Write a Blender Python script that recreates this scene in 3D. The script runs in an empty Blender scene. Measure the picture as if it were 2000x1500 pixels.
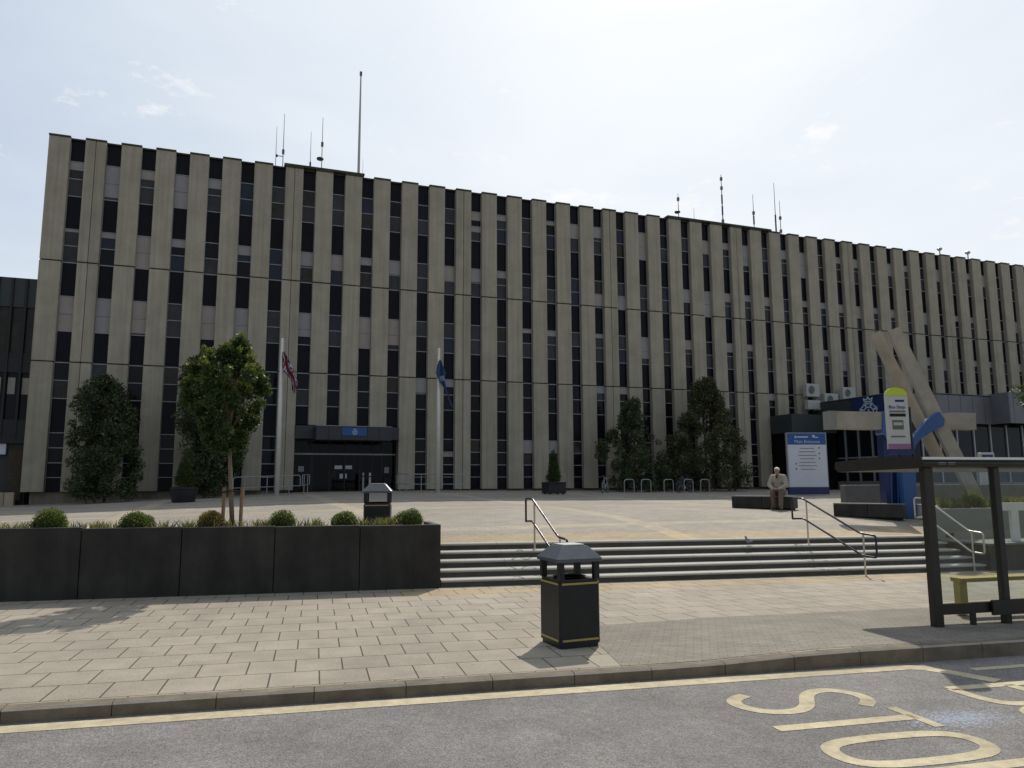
import bpy, bmesh, math, random
import numpy as np
from mathutils import Vector, Matrix, Quaternion
random.seed(7); rng = np.random.default_rng(7)
D = bpy.data; COL = bpy.context.scene.collection; scn = bpy.context.scene
PI = math.pi

# ------------------------------------------------------------------ camera model
F, YAW, PITCH, ROLL = 1458.5, .3524, .1323, -.00438
CAM = Vector((0, 0, 2.05))
_cy, _sy, _cp, _sp, _cr, _sr = math.cos(YAW), math.sin(YAW), math.cos(PITCH), math.sin(PITCH), math.cos(ROLL), math.sin(ROLL)
FW = Vector((_sy*_cp, _cy*_cp, _sp)); RT0 = Vector((_cy, -_sy, 0)); UP0 = RT0.cross(FW)
RT = RT0*_cr + UP0*_sr; UP = UP0*_cr - RT0*_sr
NH = Vector((_sy, _cy, 0)); UH = Vector((_cy, -_sy, 0))
def ray(px, py): return FW + RT*((px-1000)/F) + UP*((750-py)/F)
def onY(px, py, Y):            # survey: sight line meets the vertical plane y = Y
    d = ray(px, py); return CAM + d*(Y/d.y)
def onD(px, py, dist):         # ... a vertical plane square to the view at a distance
    d = ray(px, py); return CAM + d*(dist/d.dot(NH))
# street frame: p along the kerb, q away from it; wall end is the origin
SA = -.0957; SC, SS = math.cos(SA), math.sin(SA); OX, OY = 3.9, 14.75
def st(x, y): dx, dy = x-OX, y-OY; return dx*SC+dy*SS, -dx*SS+dy*SC
def wd(p, q, z=0): return Vector((OX+p*SC-q*SS, OY+p*SS+q*SC, z))
def onQ(px, py, q):
    d = ray(px, py); n = Vector((-SS, SC, 0)); o = wd(0, q)
    return CAM + d*((o-CAM).dot(n)/d.dot(n))
def sm(t): t = max(0, min(1, t)); return t*t*(3-2*t)
def zq(p, q): return -.008*p + .06*sm((p-1.6)/2.2)*sm((-q-2.5)/3.5)
def zpav(x, y): return zq(*st(x, y))
ZB = [(-60, .5), (-9.7, 1.1), (-3.9, 1.35), (0, 1.5), (3.7, 1.64), (8, 1.68), (12, 1.67), (17, 1.62), (26, 1.6), (90, 1.6)]
GT = [0, .04, .08, .14, .21, .30, .42, .55, .8, 1]; GV = [0, .15, .28, .40, .48, .55, .61, .67, .84, 1]
def zpl(x, y):
    p, q = st(x, y); zb = float(np.interp(x, [a for a, b in ZB], [b for a, b in ZB])); zf = .75-.008*max(-12, min(p, 30))
    yf = y-(q-1.66)/SC; t = max(0, min(1, (q-1.66)/(42.57-yf)))
    return zf+(zb-zf)*float(np.interp(t, GT, GV))-.006
def onX(px, py, X):
    d = ray(px, py); return CAM + d*(X/d.x)
def hit(px, py, fn=zpl):
    d = ray(px, py); t = 5.
    while t < 95:
        P = CAM+d*t
        if P.z < fn(P.x, P.y): return P
        t += .02
    return CAM+d*40
def colY(px, Y):               # where the column px meets plane Y at the ground
    P = onY(px, 950, Y); return Vector((P.x, Y, zpl(P.x, Y)))

# ------------------------------------------------------------------ materials
MATS = {}
def mat(name, col, rough=.7, spec=.3, metal=0, nscale=0, namt=.15, bump=0, bscale=40, coords='Object', streak=None, trans=0, alpha=1, coat=0, island=0):
    if name in MATS: return MATS[name]
    m = D.materials.new(name); m.use_nodes = True; nt = m.node_tree; N = nt.nodes; L = nt.links
    b = N['Principled BSDF']; b.inputs['Roughness'].default_value = rough
    b.inputs['Specular IOR Level'].default_value = spec; b.inputs['Metallic'].default_value = metal
    b.inputs['Base Color'].default_value = (*col, 1)
    if coat: b.inputs['Coat Weight'].default_value = coat; b.inputs['Coat Roughness'].default_value = .05
    tc = N.new('ShaderNodeTexCoord'); out = None
    def scaled(v):
        mp = N.new('ShaderNodeMapping'); mp.inputs['Scale'].default_value = v; L.new(tc.outputs[coords], mp.inputs[0]); return mp.outputs[0]
    cur = None
    def mul(cur, fac_socket, lo, hi):
        r = N.new('ShaderNodeMapRange'); r.inputs[1].default_value = .25; r.inputs[2].default_value = .75
        r.inputs[3].default_value = lo; r.inputs[4].default_value = hi; L.new(fac_socket, r.inputs[0])
        mx = N.new('ShaderNodeVectorMath'); mx.operation = 'SCALE'
        if cur is None: mx.inputs[0].default_value = col
        else: L.new(cur, mx.inputs[0])
        L.new(r.outputs[0], mx.inputs['Scale']); return mx.outputs[0]
    if nscale:
        n = N.new('ShaderNodeTexNoise'); n.inputs['Scale'].default_value = nscale; n.inputs['Detail'].default_value = 6; n.inputs['Roughness'].default_value = .65
        L.new(tc.outputs[coords], n.inputs[0]); cur = mul(cur, n.outputs[0], 1-namt, 1+namt)
    if streak:
        n = N.new('ShaderNodeTexNoise'); n.inputs['Scale'].default_value = 1; n.inputs['Detail'].default_value = 5
        L.new(scaled(streak[0]), n.inputs[0]); cur = mul(cur, n.outputs[0], 1-streak[1], 1+streak[1]*.6)
    if island:
        g = N.new('ShaderNodeNewGeometry'); r = N.new('ShaderNodeMapRange'); r.inputs[3].default_value = 1-island; r.inputs[4].default_value = 1+island
        L.new(g.outputs['Random Per Island'], r.inputs[0]); mx = N.new('ShaderNodeVectorMath'); mx.operation = 'SCALE'
        if cur is None: mx.inputs[0].default_value = col
        else: L.new(cur, mx.inputs[0])
        L.new(r.outputs[0], mx.inputs['Scale']); cur = mx.outputs[0]
    if cur is not None: L.new(cur, b.inputs['Base Color'])
    if bump:
        n = N.new('ShaderNodeTexNoise'); n.inputs['Scale'].default_value = bscale; n.inputs['Detail'].default_value = 4; L.new(tc.outputs[coords], n.inputs[0])
        bp = N.new('ShaderNodeBump'); bp.inputs['Strength'].default_value = bump; bp.inputs['Distance'].default_value = .02
        L.new(n.outputs[0], bp.inputs['Height']); L.new(bp.outputs[0], b.inputs['Normal'])
    if trans:
        t = N.new('ShaderNodeBsdfTranslucent'); ms = N.new('ShaderNodeMixShader'); ms.inputs[0].default_value = trans
        t.inputs[0].default_value = (col[0]*1.6, col[1]*1.5, col[2]*.7, 1)
        L.new(b.outputs[0], ms.inputs[1]); L.new(t.outputs[0], ms.inputs[2]); L.new(ms.outputs[0], N['Material Output'].inputs[0])
    MATS[name] = m; return m
def glass_sheet(name, tint=(.9, .95, .93), mix=.1):
    if name in MATS: return MATS[name]
    m = D.materials.new(name); m.use_nodes = True; N = m.node_tree.nodes; L = m.node_tree.links
    N.remove(N['Principled BSDF']); t = N.new('ShaderNodeBsdfTransparent'); t.inputs[0].default_value = (*tint, 1)
    g = N.new('ShaderNodeBsdfGlossy'); g.inputs[1].default_value = .03; ms = N.new('ShaderNodeMixShader'); ms.inputs[0].default_value = mix
    L.new(t.outputs[0], ms.inputs[1]); L.new(g.outputs[0], ms.inputs[2]); L.new(ms.outputs[0], N['Material Output'].inputs[0]); MATS[name] = m; return m

def brick_mat(name, c1, c2, cm, bw, bh, mortar=.01, off=.5, bump=.4, big=.12, rot=0, extra=None, shift=(0, 0, 0)):
    m = D.materials.new(name); m.use_nodes = True; nt = m.node_tree; N = nt.nodes; L = nt.links; b = N['Principled BSDF']
    b.inputs['Roughness'].default_value = .8; b.inputs['Specular IOR Level'].default_value = .25
    tc = N.new('ShaderNodeTexCoord'); mp = N.new('ShaderNodeMapping'); mp.inputs['Rotation'].default_value = (0, 0, rot); mp.inputs['Location'].default_value = shift; L.new(tc.outputs['Object'], mp.inputs[0])
    br = N.new('ShaderNodeTexBrick'); br.inputs['Color1'].default_value = (*c1, 1); br.inputs['Color2'].default_value = (*c2, 1); br.inputs['Mortar'].default_value = (*cm, 1)
    br.inputs['Scale'].default_value = 1; br.inputs['Mortar Size'].default_value = mortar; br.inputs['Mortar Smooth'].default_value = .2
    br.inputs['Brick Width'].default_value = bw; br.inputs['Row Height'].default_value = bh; br.offset = off; L.new(mp.outputs[0], br.inputs[0])
    cur = br.outputs['Color']
    for sc, amt in ((.35, big), (2.3, big*.8), (45, .14)):
        n = N.new('ShaderNodeTexNoise'); n.inputs['Scale'].default_value = sc; n.inputs['Detail'].default_value = 6; L.new(tc.outputs['Object'], n.inputs[0])
        r = N.new('ShaderNodeMapRange'); r.inputs[1].default_value = .3; r.inputs[2].default_value = .7; r.inputs[3].default_value = 1-amt; r.inputs[4].default_value = 1+amt; L.new(n.outputs[0], r.inputs[0])
        mx = N.new('ShaderNodeVectorMath'); mx.operation = 'SCALE'; L.new(cur, mx.inputs[0]); L.new(r.outputs[0], mx.inputs['Scale']); cur = mx.outputs[0]
    # worn dark specks (gum, stains)
    v = N.new('ShaderNodeTexVoronoi'); v.inputs['Scale'].default_value = 2.6; L.new(tc.outputs['Object'], v.inputs[0])
    r = N.new('ShaderNodeMapRange'); r.inputs[1].default_value = .03; r.inputs[2].default_value = .07; r.inputs[3].default_value = .72; r.inputs[4].default_value = 1; L.new(v.outputs['Distance'], r.inputs[0])
    mx = N.new('ShaderNodeVectorMath'); mx.operation = 'SCALE'; L.new(cur, mx.inputs[0]); L.new(r.outputs[0], mx.inputs['Scale']); cur = mx.outputs[0]
    if extra: cur = extra(N, L, tc, cur)
    L.new(cur, b.inputs['Base Color'])
    bp = N.new('ShaderNodeBump'); bp.inputs['Strength'].default_value = bump; bp.inputs['Distance'].default_value = .01; bp.invert = True
    L.new(br.outputs['Fac'], bp.inputs['Height']); L.new(bp.outputs[0], b.inputs['Normal'])
    MATS[name] = m; return m

def band_mask(N, L, tc, axis, period, width, shift=0):
    s = N.new('ShaderNodeSeparateXYZ'); L.new(tc.outputs['Object'], s.inputs[0])
    a = N.new('ShaderNodeMath'); a.operation = 'ADD'; a.inputs[1].default_value = shift; L.new(s.outputs[axis], a.inputs[0])
    m = N.new('ShaderNodeMath'); m.operation = 'PINGPONG'; m.inputs[1].default_value = period/2; L.new(a.outputs[0], m.inputs[0])
    c = N.new('ShaderNodeMath'); c.operation = 'LESS_THAN'; c.inputs[1].default_value = width/2; L.new(m.outputs[0], c.inputs[0]); return c.outputs[0]

M_conc = mat('facade concrete', (.345, .314, .245), .85, .2, nscale=.8, namt=.17, bump=.35, bscale=24, streak=((5, 5, .16), .19), island=.07)
M_capdark = mat('weathered coping', (.06, .066, .045), .8, .2, nscale=3, namt=.3)
M_joint = mat('joint shadow gap', (.03, .028, .022), .9, .1)
M_plinth = mat('board marked plinth concrete', (.25, .22, .17), .9, .2, nscale=4, namt=.2, streak=((7, 7, .3), .25))
M_span = mat('dark spandrel glass', (.009, .009, .013), .2, .12, nscale=.8, namt=.3)
M_glass = mat('window glass dark', (.008, .009, .010), .08, .2, nscale=1.5, namt=.5)
M_glassm = mat('window glass mid', (.042, .044, .048), .1, .25, nscale=1.2, namt=.35)
M_glassb = mat('window glass bluish', (.022, .028, .048), .1, .25, nscale=1.2, namt=.3)
M_glassw = mat('window glass brownish', (.035, .03, .022), .1, .25, nscale=2, namt=.5)
M_blind = mat('pale roller blind behind glass', (.29, .285, .285), .35, .4, nscale=1, namt=.12)
M_blind2 = mat('cream roller blind', (.33, .30, .26), .4, .4, nscale=1, namt=.12)
M_frame = mat('aluminium window frame', (.30, .30, .32), .45, .4, nscale=3, namt=.15)
M_roof = mat('flat roof felt', (.12, .12, .12), .9, nscale=2)
M_steel = mat('galvanised steel', (.30, .33, .34), .45, .5, .4, nscale=8, namt=.15)
M_stain = mat('brushed stainless steel', (.55, .52, .46), .35, .5, .8, nscale=20, namt=.08)
M_rail = mat('dark blue nylon rail coating', (.012, .013, .028), .28, .5)
M_blackm = mat('black painted metal', (.012, .013, .015), .45, .4, nscale=6, namt=.25, bump=.05)
M_shel = mat('dark bronze shelter paint', (.022, .02, .015), .4, .4, nscale=6, namt=.25)
M_bin = mat('black bin plastic', (.010, .011, .012), .42, .4, nscale=5, namt=.35, bump=.08, bscale=60)
M_binroof = mat('grey blue bin lid', (.075, .085, .10), .3, .5, nscale=9, namt=.2)
M_gold = mat('gold bin band', (.42, .31, .10), .45, .5, .3)
M_dgran = mat('dark granite', (.031, .029, .025), .6, .3, nscale=1.6, namt=.45, bump=.15, streak=((3, 3, .5), .4))
M_gran = mat('grey granite', (.13, .13, .12), .6, .3, nscale=3, namt=.15, bump=.1)
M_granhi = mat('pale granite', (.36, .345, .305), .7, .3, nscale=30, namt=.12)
M_riser = mat('shade darkened granite riser', (.105, .10, .085), .8, .2, nscale=2, namt=.3, bump=.15)  # granite darkened to stand for the shade on the risers
M_plgrey = mat('grey planter render', (.24, .24, .22), .75, .25, nscale=1.5, namt=.10)
M_soil = mat('planter soil', (.055, .038, .025), 1, .1, nscale=14, namt=.5, bump=.6, bscale=30)
M_bark = mat('pale bark', (.20, .155, .11), .9, .2, nscale=9, namt=.3, bump=.4)
M_darkbark = mat('dark bark', (.07, .055, .04), .9, .2, nscale=9, namt=.3, bump=.4)
M_wood = mat('timber stake', (.26, .17, .10), .85, .2, nscale=8, namt=.25, streak=((20, 20, 1), .3))
M_leaf = mat('young tree leaf', (.045, .075, .022), .5, .3, nscale=2.2, namt=.45, trans=.3, island=.4)
M_dleaf = mat('evergreen leaf', (.052, .074, .030), .5, .35, nscale=1.4, namt=.45, trans=.2, island=.45)
M_mleaf = mat('olive green leaf', (.062, .070, .030), .5, .3, nscale=1.2, namt=.45, trans=.2, island=.45)
M_cleaf = mat('conifer green', (.045, .065, .018), .6, .2, nscale=4, namt=.4, trans=.2, island=.4)
M_box = mat('box leaf', (.095, .135, .022), .5, .3, nscale=5, namt=.4, trans=.25, island=.4)
M_boxb = mat('browning box leaf', (.20, .15, .04), .6, .3, nscale=5, namt=.4, trans=.2, island=.4)
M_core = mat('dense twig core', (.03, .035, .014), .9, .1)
M_gleaf = mat('meadow grass blade', (.12, .15, .055), .6, .2, nscale=2.5, namt=.5, trans=.35, island=.5)
M_purp = mat('lavender flower', (.10, .06, .13), .7, .2, island=.4)
M_white = mat('white gloss pole paint', (.62, .60, .55), .35, .5, nscale=5, namt=.08)
M_blue = mat('sign blue', (.022, .085, .27), .4, .4, nscale=3, namt=.08)
M_navy = mat('deep blue paint', (.010, .022, .10), .3, .5, nscale=3, namt=.15)
M_mblue = mat('mid blue paint', (.045, .11, .27), .4, .4, nscale=3, namt=.1)
M_sgnw = mat('sign white', (.56, .585, .64), .4, .4, nscale=2, namt=.06)
M_letw = mat('white letter paint', (.62, .61, .60), .5, .3, nscale=3, namt=.05)
M_ink = mat('sign dark ink', (.04, .05, .10), .6)
M_pale = mat('sign pale lettering', (.45, .55, .66), .5)
M_clad = mat('grey metal cladding', (.12, .125, .14), .45, .5, .1, nscale=.8, namt=.12)
M_cladd = mat('dark green grey cladding', (.035, .045, .045), .45, .4, nscale=1, namt=.15)
M_canopy = mat('canopy charcoal panel', (.035, .037, .047), .4, .4, nscale=1.5, namt=.15)
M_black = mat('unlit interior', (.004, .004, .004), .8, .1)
M_sconc = mat('sculpture concrete', (.36, .325, .265), .9, .15, nscale=1.6, namt=.2, bump=.4)
M_ac = mat('air conditioner casing', (.42, .42, .395), .5, .4, nscale=4, namt=.1)
M_yel = mat('yellow bench paint', (.40, .29, .045), .5, .4, nscale=5, namt=.2)
M_lime = mat('lime sign cap', (.52, .62, .03), .5)
M_pink = mat('magenta sign strip', (.32, .14, .25), .5)
M_paint = mat('cream road paint', (.50, .435, .30), .85, .15, nscale=9, namt=.25, bump=.5, bscale=110, streak=((.8, 3, 1), .3))
M_tyre = mat('bicycle rubber', (.015, .015, .015), .8)
M_skin = mat('weathered skin', (.36, .20, .14), .55, .3, nscale=12, namt=.1)
M_hair = mat('white hair', (.78, .76, .72), .7, .2, nscale=60, namt=.12)
M_jack = mat('beige jacket cloth', (.37, .335, .27), .9, .1, nscale=9, namt=.12, bump=.5, bscale=16)
M_shirt = mat('dark shirt cloth', (.05, .04, .04), .9, .1)
M_trou = mat('brown trouser cloth', (.14, .10, .075), .9, .1, nscale=9, namt=.15, bump=.4, bscale=20)
M_shoe = mat('brown shoe leather', (.07, .04, .025), .5, .4)
M_brickt = brick_mat('tan block wall', (.42, .36, .25), (.36, .31, .22), (.09, .08, .06), .6, .3, .02)

# ------------------------------------------------------------------ object helpers
def tag(o, label=None, cat=None, group=None, kind=None):
    if label: o['label'] = label
    if cat: o['category'] = cat
    if group: o['group'] = group
    if kind: o['kind'] = kind
    return o
def empty(name, loc, rz=0, label=None, cat=None, group=None):
    o = D.objects.new(name, None); COL.objects.link(o); o.location = loc; o.rotation_euler = (0, 0, rz); o.empty_display_size = .2
    return tag(o, label, cat, group)
def add_obj(name, me, parent=None, loc=None, rz=0):
    o = D.objects.new(name, me); COL.objects.link(o)
    if parent is not None: o.parent = parent
    if loc is not None: o.location = loc
    if rz: o.rotation_euler = (0, 0, rz)
    return o
def children(o): return [c for c in COL.objects if c.parent == o]
def copy_tree(o, loc=None, rz=None, parent=None):
    c = o.copy(); COL.objects.link(c); c.parent = parent
    if loc is not None: c.location = loc
    if rz is not None: c.rotation_euler.z = rz
    for ch in children(o): copy_tree(ch, parent=c)
    return c
class MB:
    def __init__(s): s.v = []; s.f = []; s.mi = []; s.mats = []
    def m(s, mt):
        if mt not in s.mats: s.mats.append(mt)
        return s.mats.index(mt)
    def add(s, vs, fs, mt):
        b = len(s.v); k = s.m(mt); s.v += [tuple(v) for v in vs]; s.f += [tuple(b+i for i in f) for f in fs]; s.mi += [k]*len(fs)
    def box(s, x0, x1, y0, y1, z0, z1, mt, M=None):
        vs = [Vector((x, y, z)) for z in (z0, z1) for y in (y0, y1) for x in (x0, x1)]
        if M is not None: vs = [M @ v for v in vs]
        s.add(vs, [(0, 2, 3, 1), (4, 5, 7, 6), (0, 1, 5, 4), (2, 6, 7, 3), (0, 4, 6, 2), (1, 3, 7, 5)], mt)
    def cbox(s, x0, x1, y0, y1, z0, z1, mt, c=.02, M=None):   # vertical prism with chamfered front edges, and top/bottom chamfer ring
        def ring(i, z): return [Vector(t) for t in ((x0+c+i, y0+i, z), (x1-c-i, y0+i, z), (x1-i, y0+c+i, z), (x1-i, y1-i, z), (x0+i, y1-i, z), (x0+i, y0+c+i, z))]
        R = [ring(c, z0), ring(0, z0+c), ring(0, z1-c), ring(c, z1)]; vs = sum(R, [])
        if M is not None: vs = [M @ v for v in vs]
        fs = [tuple(range(5, -1, -1)), tuple(range(18, 24))]
        for k in range(3):
            for i in range(6): j = (i+1) % 6; fs.append((k*6+i, k*6+j, k*6+6+j, k*6+6+i))
        s.add(vs, fs, mt)
    def prism(s, pts, z0, z1, mt, M=None):
        n = len(pts); vs = [Vector((x, y, z0)) for x, y in pts]+[Vector((x, y, z1)) for x, y in pts]
        if M is not None: vs = [M @ v for v in vs]
        s.add(vs, [tuple(range(n-1, -1, -1)), tuple(range(n, 2*n))]+[(i, (i+1) % n, n+(i+1) % n, n+i) for i in range(n)], mt)
    def tube(s, path, r, mt, n=8, cap=True):
        path = [Vector(p) for p in path]; rs = r if isinstance(r, (list, tuple)) else [r]*len(path); vs = []; fs = []
        t0 = (path[1]-path[0]).normalized(); up = Vector((0, 0, 1)) if abs(t0.z) < .9 else Vector((1, 0, 0)); a = t0.cross(up).normalized()
        for i, p in enumerate(path):
            t = (path[min(i+1, len(path)-1)]-path[max(i-1, 0)]).normalized(); a = (a-t*a.dot(t)).normalized(); b = t.cross(a)
            for k in range(n): th = 2*PI*k/n; vs.append(p+(a*math.cos(th)+b*math.sin(th))*rs[i])
        for i in range(len(path)-1):
            for k in range(n): fs.append((i*n+k, i*n+(k+1) % n, (i+1)*n+(k+1) % n, (i+1)*n+k))
        if cap: fs += [tuple(range(n-1, -1, -1)), tuple((len(path)-1)*n+k for k in range(n))]
        s.add(vs, fs, mt)
    def lathe(s, prof, mt, n=20, c=(0, 0), flat=1, rot=0):
        vs = []; fs = []
        for r, z in prof:
            for k in range(n): th = 2*PI*k/n+rot; vs.append((c[0]+r*math.cos(th), c[1]+r*math.sin(th)*flat, z))
        for i in range(len(prof)-1):
            for k in range(n): fs.append((i*n+k, i*n+(k+1) % n, (i+1)*n+(k+1) % n, (i+1)*n+k))
        fs += [tuple(range(n-1, -1, -1)), tuple((len(prof)-1)*n+k for k in range(n))]; s.add(vs, fs, mt)
    def torus(s, R, r, mt, c=(0, 0, 0), n=28, m=6, a0=0, a1=2*PI):   # in the xz plane
        cx, cy, cz = c; s.tube([(cx+R*math.cos(a0+(a1-a0)*i/n), cy, cz+R*math.sin(a0+(a1-a0)*i/n)) for i in range(n+1)], r, mt, m, cap=False)
    def build(s, name, parent=None, loc=None, rz=0, smooth=False):
        me = D.meshes.new(name); me.from_pydata(s.v, [], s.f)
        for mt in s.mats: me.materials.append(mt)
        me.polygons.foreach_set('material_index', s.mi)
        if smooth: me.polygons.foreach_set('use_smooth', [True]*len(s.f))
        me.update(); return add_obj(name, me, parent, loc, rz)
def round_path(pts, r=.06, n=5):
    pts = [Vector(p) for p in pts]; out = [pts[0]]
    for i in range(1, len(pts)-1):
        a, b, c = pts[i-1], pts[i], pts[i+1]; u = (a-b); v = (c-b); k = min(r, u.length*.45, v.length*.45)
        A = b+u.normalized()*k; B = b+v.normalized()*k
        for j in range(n+1): t = j/n; out.append(A*(1-t)**2+b*2*t*(1-t)+B*t*t)
    out.append(pts[-1]); return out
def grid(name, us, vs, fn, mt, parent=None, loc=None, rz=0, smooth=True):
    me = D.meshes.new(name); V = [fn(u, v) for v in vs for u in us]; n = len(us)
    me.from_pydata(V, [], [(j*n+i, j*n+i+1, (j+1)*n+i+1, (j+1)*n+i) for j in range(len(vs)-1) for i in range(n-1)]); me.materials.append(mt)
    if smooth: me.polygons.foreach_set('use_smooth', [True]*len(me.polygons))
    return add_obj(name, me, parent, loc, rz)
def textmesh(body, size, mt, ext=.002, align='CENTER'):
    c = D.curves.new('text', 'FONT'); c.body = body; c.size = size; c.extrude = ext; c.align_x = align; c.align_y = 'CENTER'
    o = D.objects.new('t', c); COL.objects.link(o); bpy.context.view_layer.update()
    me = D.meshes.new_from_object(o.evaluated_get(bpy.context.evaluated_depsgraph_get())); D.objects.remove(o); me.materials.clear(); me.materials.append(mt); return me
def stroke(mb, pts, w, mt, z0=0, closed=False):                 # flat ribbon along a polyline in xy
    pts = [Vector((p[0], p[1])) for p in pts]; n = len(pts); L_, R_ = [], []
    for i in range(n):
        a = pts[(i-1) % n] if (closed or i > 0) else None; b = pts[(i+1) % n] if (closed or i < n-1) else None
        t1 = (pts[i]-a).normalized() if a is not None else None; t2 = (b-pts[i]).normalized() if b is not None else None
        t = ((t1 or t2)+(t2 or t1)).normalized(); nrm = Vector((-t.y, t.x)); k = 1/max(.5, nrm.dot(Vector((-(t1 or t2).y, (t1 or t2).x))))
        L_.append(pts[i]+nrm*w/2*k); R_.append(pts[i]-nrm*w/2*k)
    vs = [(p.x, p.y, z0) for p in L_]+[(p.x, p.y, z0) for p in R_]; m = n if closed else n-1
    mb.add(vs, [(i, n+i, n+(i+1) % n, (i+1) % n) for i in range(m)], mt)
def arc(cx, cy, rx, ry, a0, a1, n=14): return [(cx+rx*math.cos(math.radians(a0+(a1-a0)*i/n)), cy+ry*math.sin(math.radians(a0+(a1-a0)*i/n))) for i in range(n+1)]

def leaves(centres, radii, n, size, squash=1, shell=.55):
    """leaf-sized rhombs spread through clump volumes"""
    C = np.array(centres); Rr = np.array(radii); w = Rr**2; idx = rng.choice(len(C), n, p=w/w.sum())
    d = rng.normal(size=(n, 3)); d /= np.linalg.norm(d, axis=1)[:, None]; rad = rng.uniform(shell, 1.08, n)**.8
    P = C[idx]+d*(Rr[idx]*rad)[:, None]*np.array([1, 1, squash])
    a = rng.normal(size=(n, 3))+d*.6; a /= np.linalg.norm(a, axis=1)[:, None]; b = np.cross(a, rng.normal(size=(n, 3))); b /= np.linalg.norm(b, axis=1)[:, None]
    s = size*rng.uniform(.6, 1.35, n)[:, None]; c = np.cross(a, b)*s*.12
    V = np.stack([P-a*s*.5, P+b*s*.3+c, P+a*s*.5, P-b*s*.3+c], 1).reshape(-1, 3)
    return V
def leaf_obj(name, V, mt, parent):
    n = len(V)//4; me = D.meshes.new(name); me.vertices.add(len(V)); me.vertices.foreach_set('co', V.astype(np.float32).ravel())
    me.loops.add(n*4); me.loops.foreach_set('vertex_index', np.arange(n*4, dtype=np.int32)); me.polygons.add(n)
    me.polygons.foreach_set('loop_start', np.arange(0, n*4, 4, dtype=np.int32)); me.polygons.foreach_set('loop_total', np.full(n, 4, dtype=np.int32))
    me.update(); me.validate(); me.materials.append(mt); return add_obj(name, me, parent)
def limbs(mb, base, tops, r0, mt, wob=.15):
    for t in tops:
        t = Vector(t); b = Vector(base); mid = b.lerp(t, .5)+Vector((random.uniform(-wob, wob), random.uniform(-wob, wob), .1))
        mb.tube([b, mid, t], [r0, r0*.6, r0*.2], mt, 6)

# ================================================================== SKY, SUN, CAMERA
SUNV = Vector((.50, .66, .94)).normalized(); ELEV = math.asin(SUNV.z); AZ = math.atan2(SUNV.x, SUNV.y)
w = D.worlds.new('World'); scn.world = w; w.use_nodes = True; N = w.node_tree.nodes; L = w.node_tree.links
bg = N['Background']; sky = N.new('ShaderNodeTexSky'); sky.sky_type = 'NISHITA'; sky.sun_disc = False
sky.sun_elevation = ELEV; sky.sun_rotation = AZ; sky.air_density = 1.2; sky.dust_density = 3.5; sky.ozone_density = 1.0
L.new(sky.outputs[0], bg.inputs[0]); bg.inputs[1].default_value = .13
bg2 = N.new('ShaderNodeBackground'); bg2.inputs[1].default_value = .84
# hazy forward-scattering sky: white towards the sun, dimmer and bluer away from it, broken by thin cloud
tc = N.new('ShaderNodeTexCoord')
dt = N.new('ShaderNodeVectorMath'); dt.operation = 'DOT_PRODUCT'; dt.inputs[1].default_value = SUNV; L.new(tc.outputs['Generated'], dt.inputs[0])
mp = N.new('ShaderNodeMapping'); mp.inputs['Scale'].default_value = (1.3, 1.3, 3.2); mp.inputs['Location'].default_value = (.4, .15, .2); L.new(tc.outputs['Generated'], mp.inputs[0])
n1 = N.new('ShaderNodeTexNoise'); n1.inputs['Scale'].default_value = 2.1; n1.inputs['Detail'].default_value = 8; n1.inputs['Roughness'].default_value = .5; n1.inputs['Distortion'].default_value = .4; L.new(mp.outputs[0], n1.inputs[0])
ad = N.new('ShaderNodeMath'); ad.operation = 'MULTIPLY_ADD'; ad.inputs[1].default_value = .22; L.new(n1.outputs[0], ad.inputs[0])
hf_ = N.new('ShaderNodeMath'); hf_.operation = 'MULTIPLY_ADD'; hf_.inputs[1].default_value = .5; hf_.inputs[2].default_value = .39; L.new(dt.outputs['Value'], hf_.inputs[0]); L.new(hf_.outputs[0], ad.inputs[2])
sx_ = N.new('ShaderNodeSeparateXYZ'); L.new(tc.outputs['Generated'], sx_.inputs[0])
hz = N.new('ShaderNodeMapRange'); hz.interpolation_type = 'SMOOTHSTEP'; hz.inputs[1].default_value = .48; hz.inputs[2].default_value = .12; hz.inputs[3].default_value = 0; hz.inputs[4].default_value = .13; L.new(sx_.outputs[2], hz.inputs[0])
ah = N.new('ShaderNodeMath'); ah.operation = 'ADD'; L.new(ad.outputs[0], ah.inputs[0]); L.new(hz.outputs[0], ah.inputs[1]); ad = ah
cr = N.new('ShaderNodeValToRGB'); E_ = cr.color_ramp.elements; L.new(ad.outputs[0], cr.inputs[0])
E_[0].position = .05; E_[0].color = (.24, .28, .34, 1); E_[1].position = 1.0; E_[1].color = (.86, .91, .965, 1)
for p_, c_ in ((.45, (.34, .385, .46, 1)), (.68, (.46, .52, .62, 1)), (.80, (.55, .635, .765, 1)), (.90, (.72, .795, .885, 1))): e_ = E_.new(p_); e_.color = c_
L.new(cr.outputs[0], bg2.inputs[0]); bg2.inputs[1].default_value = 1.0
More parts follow.
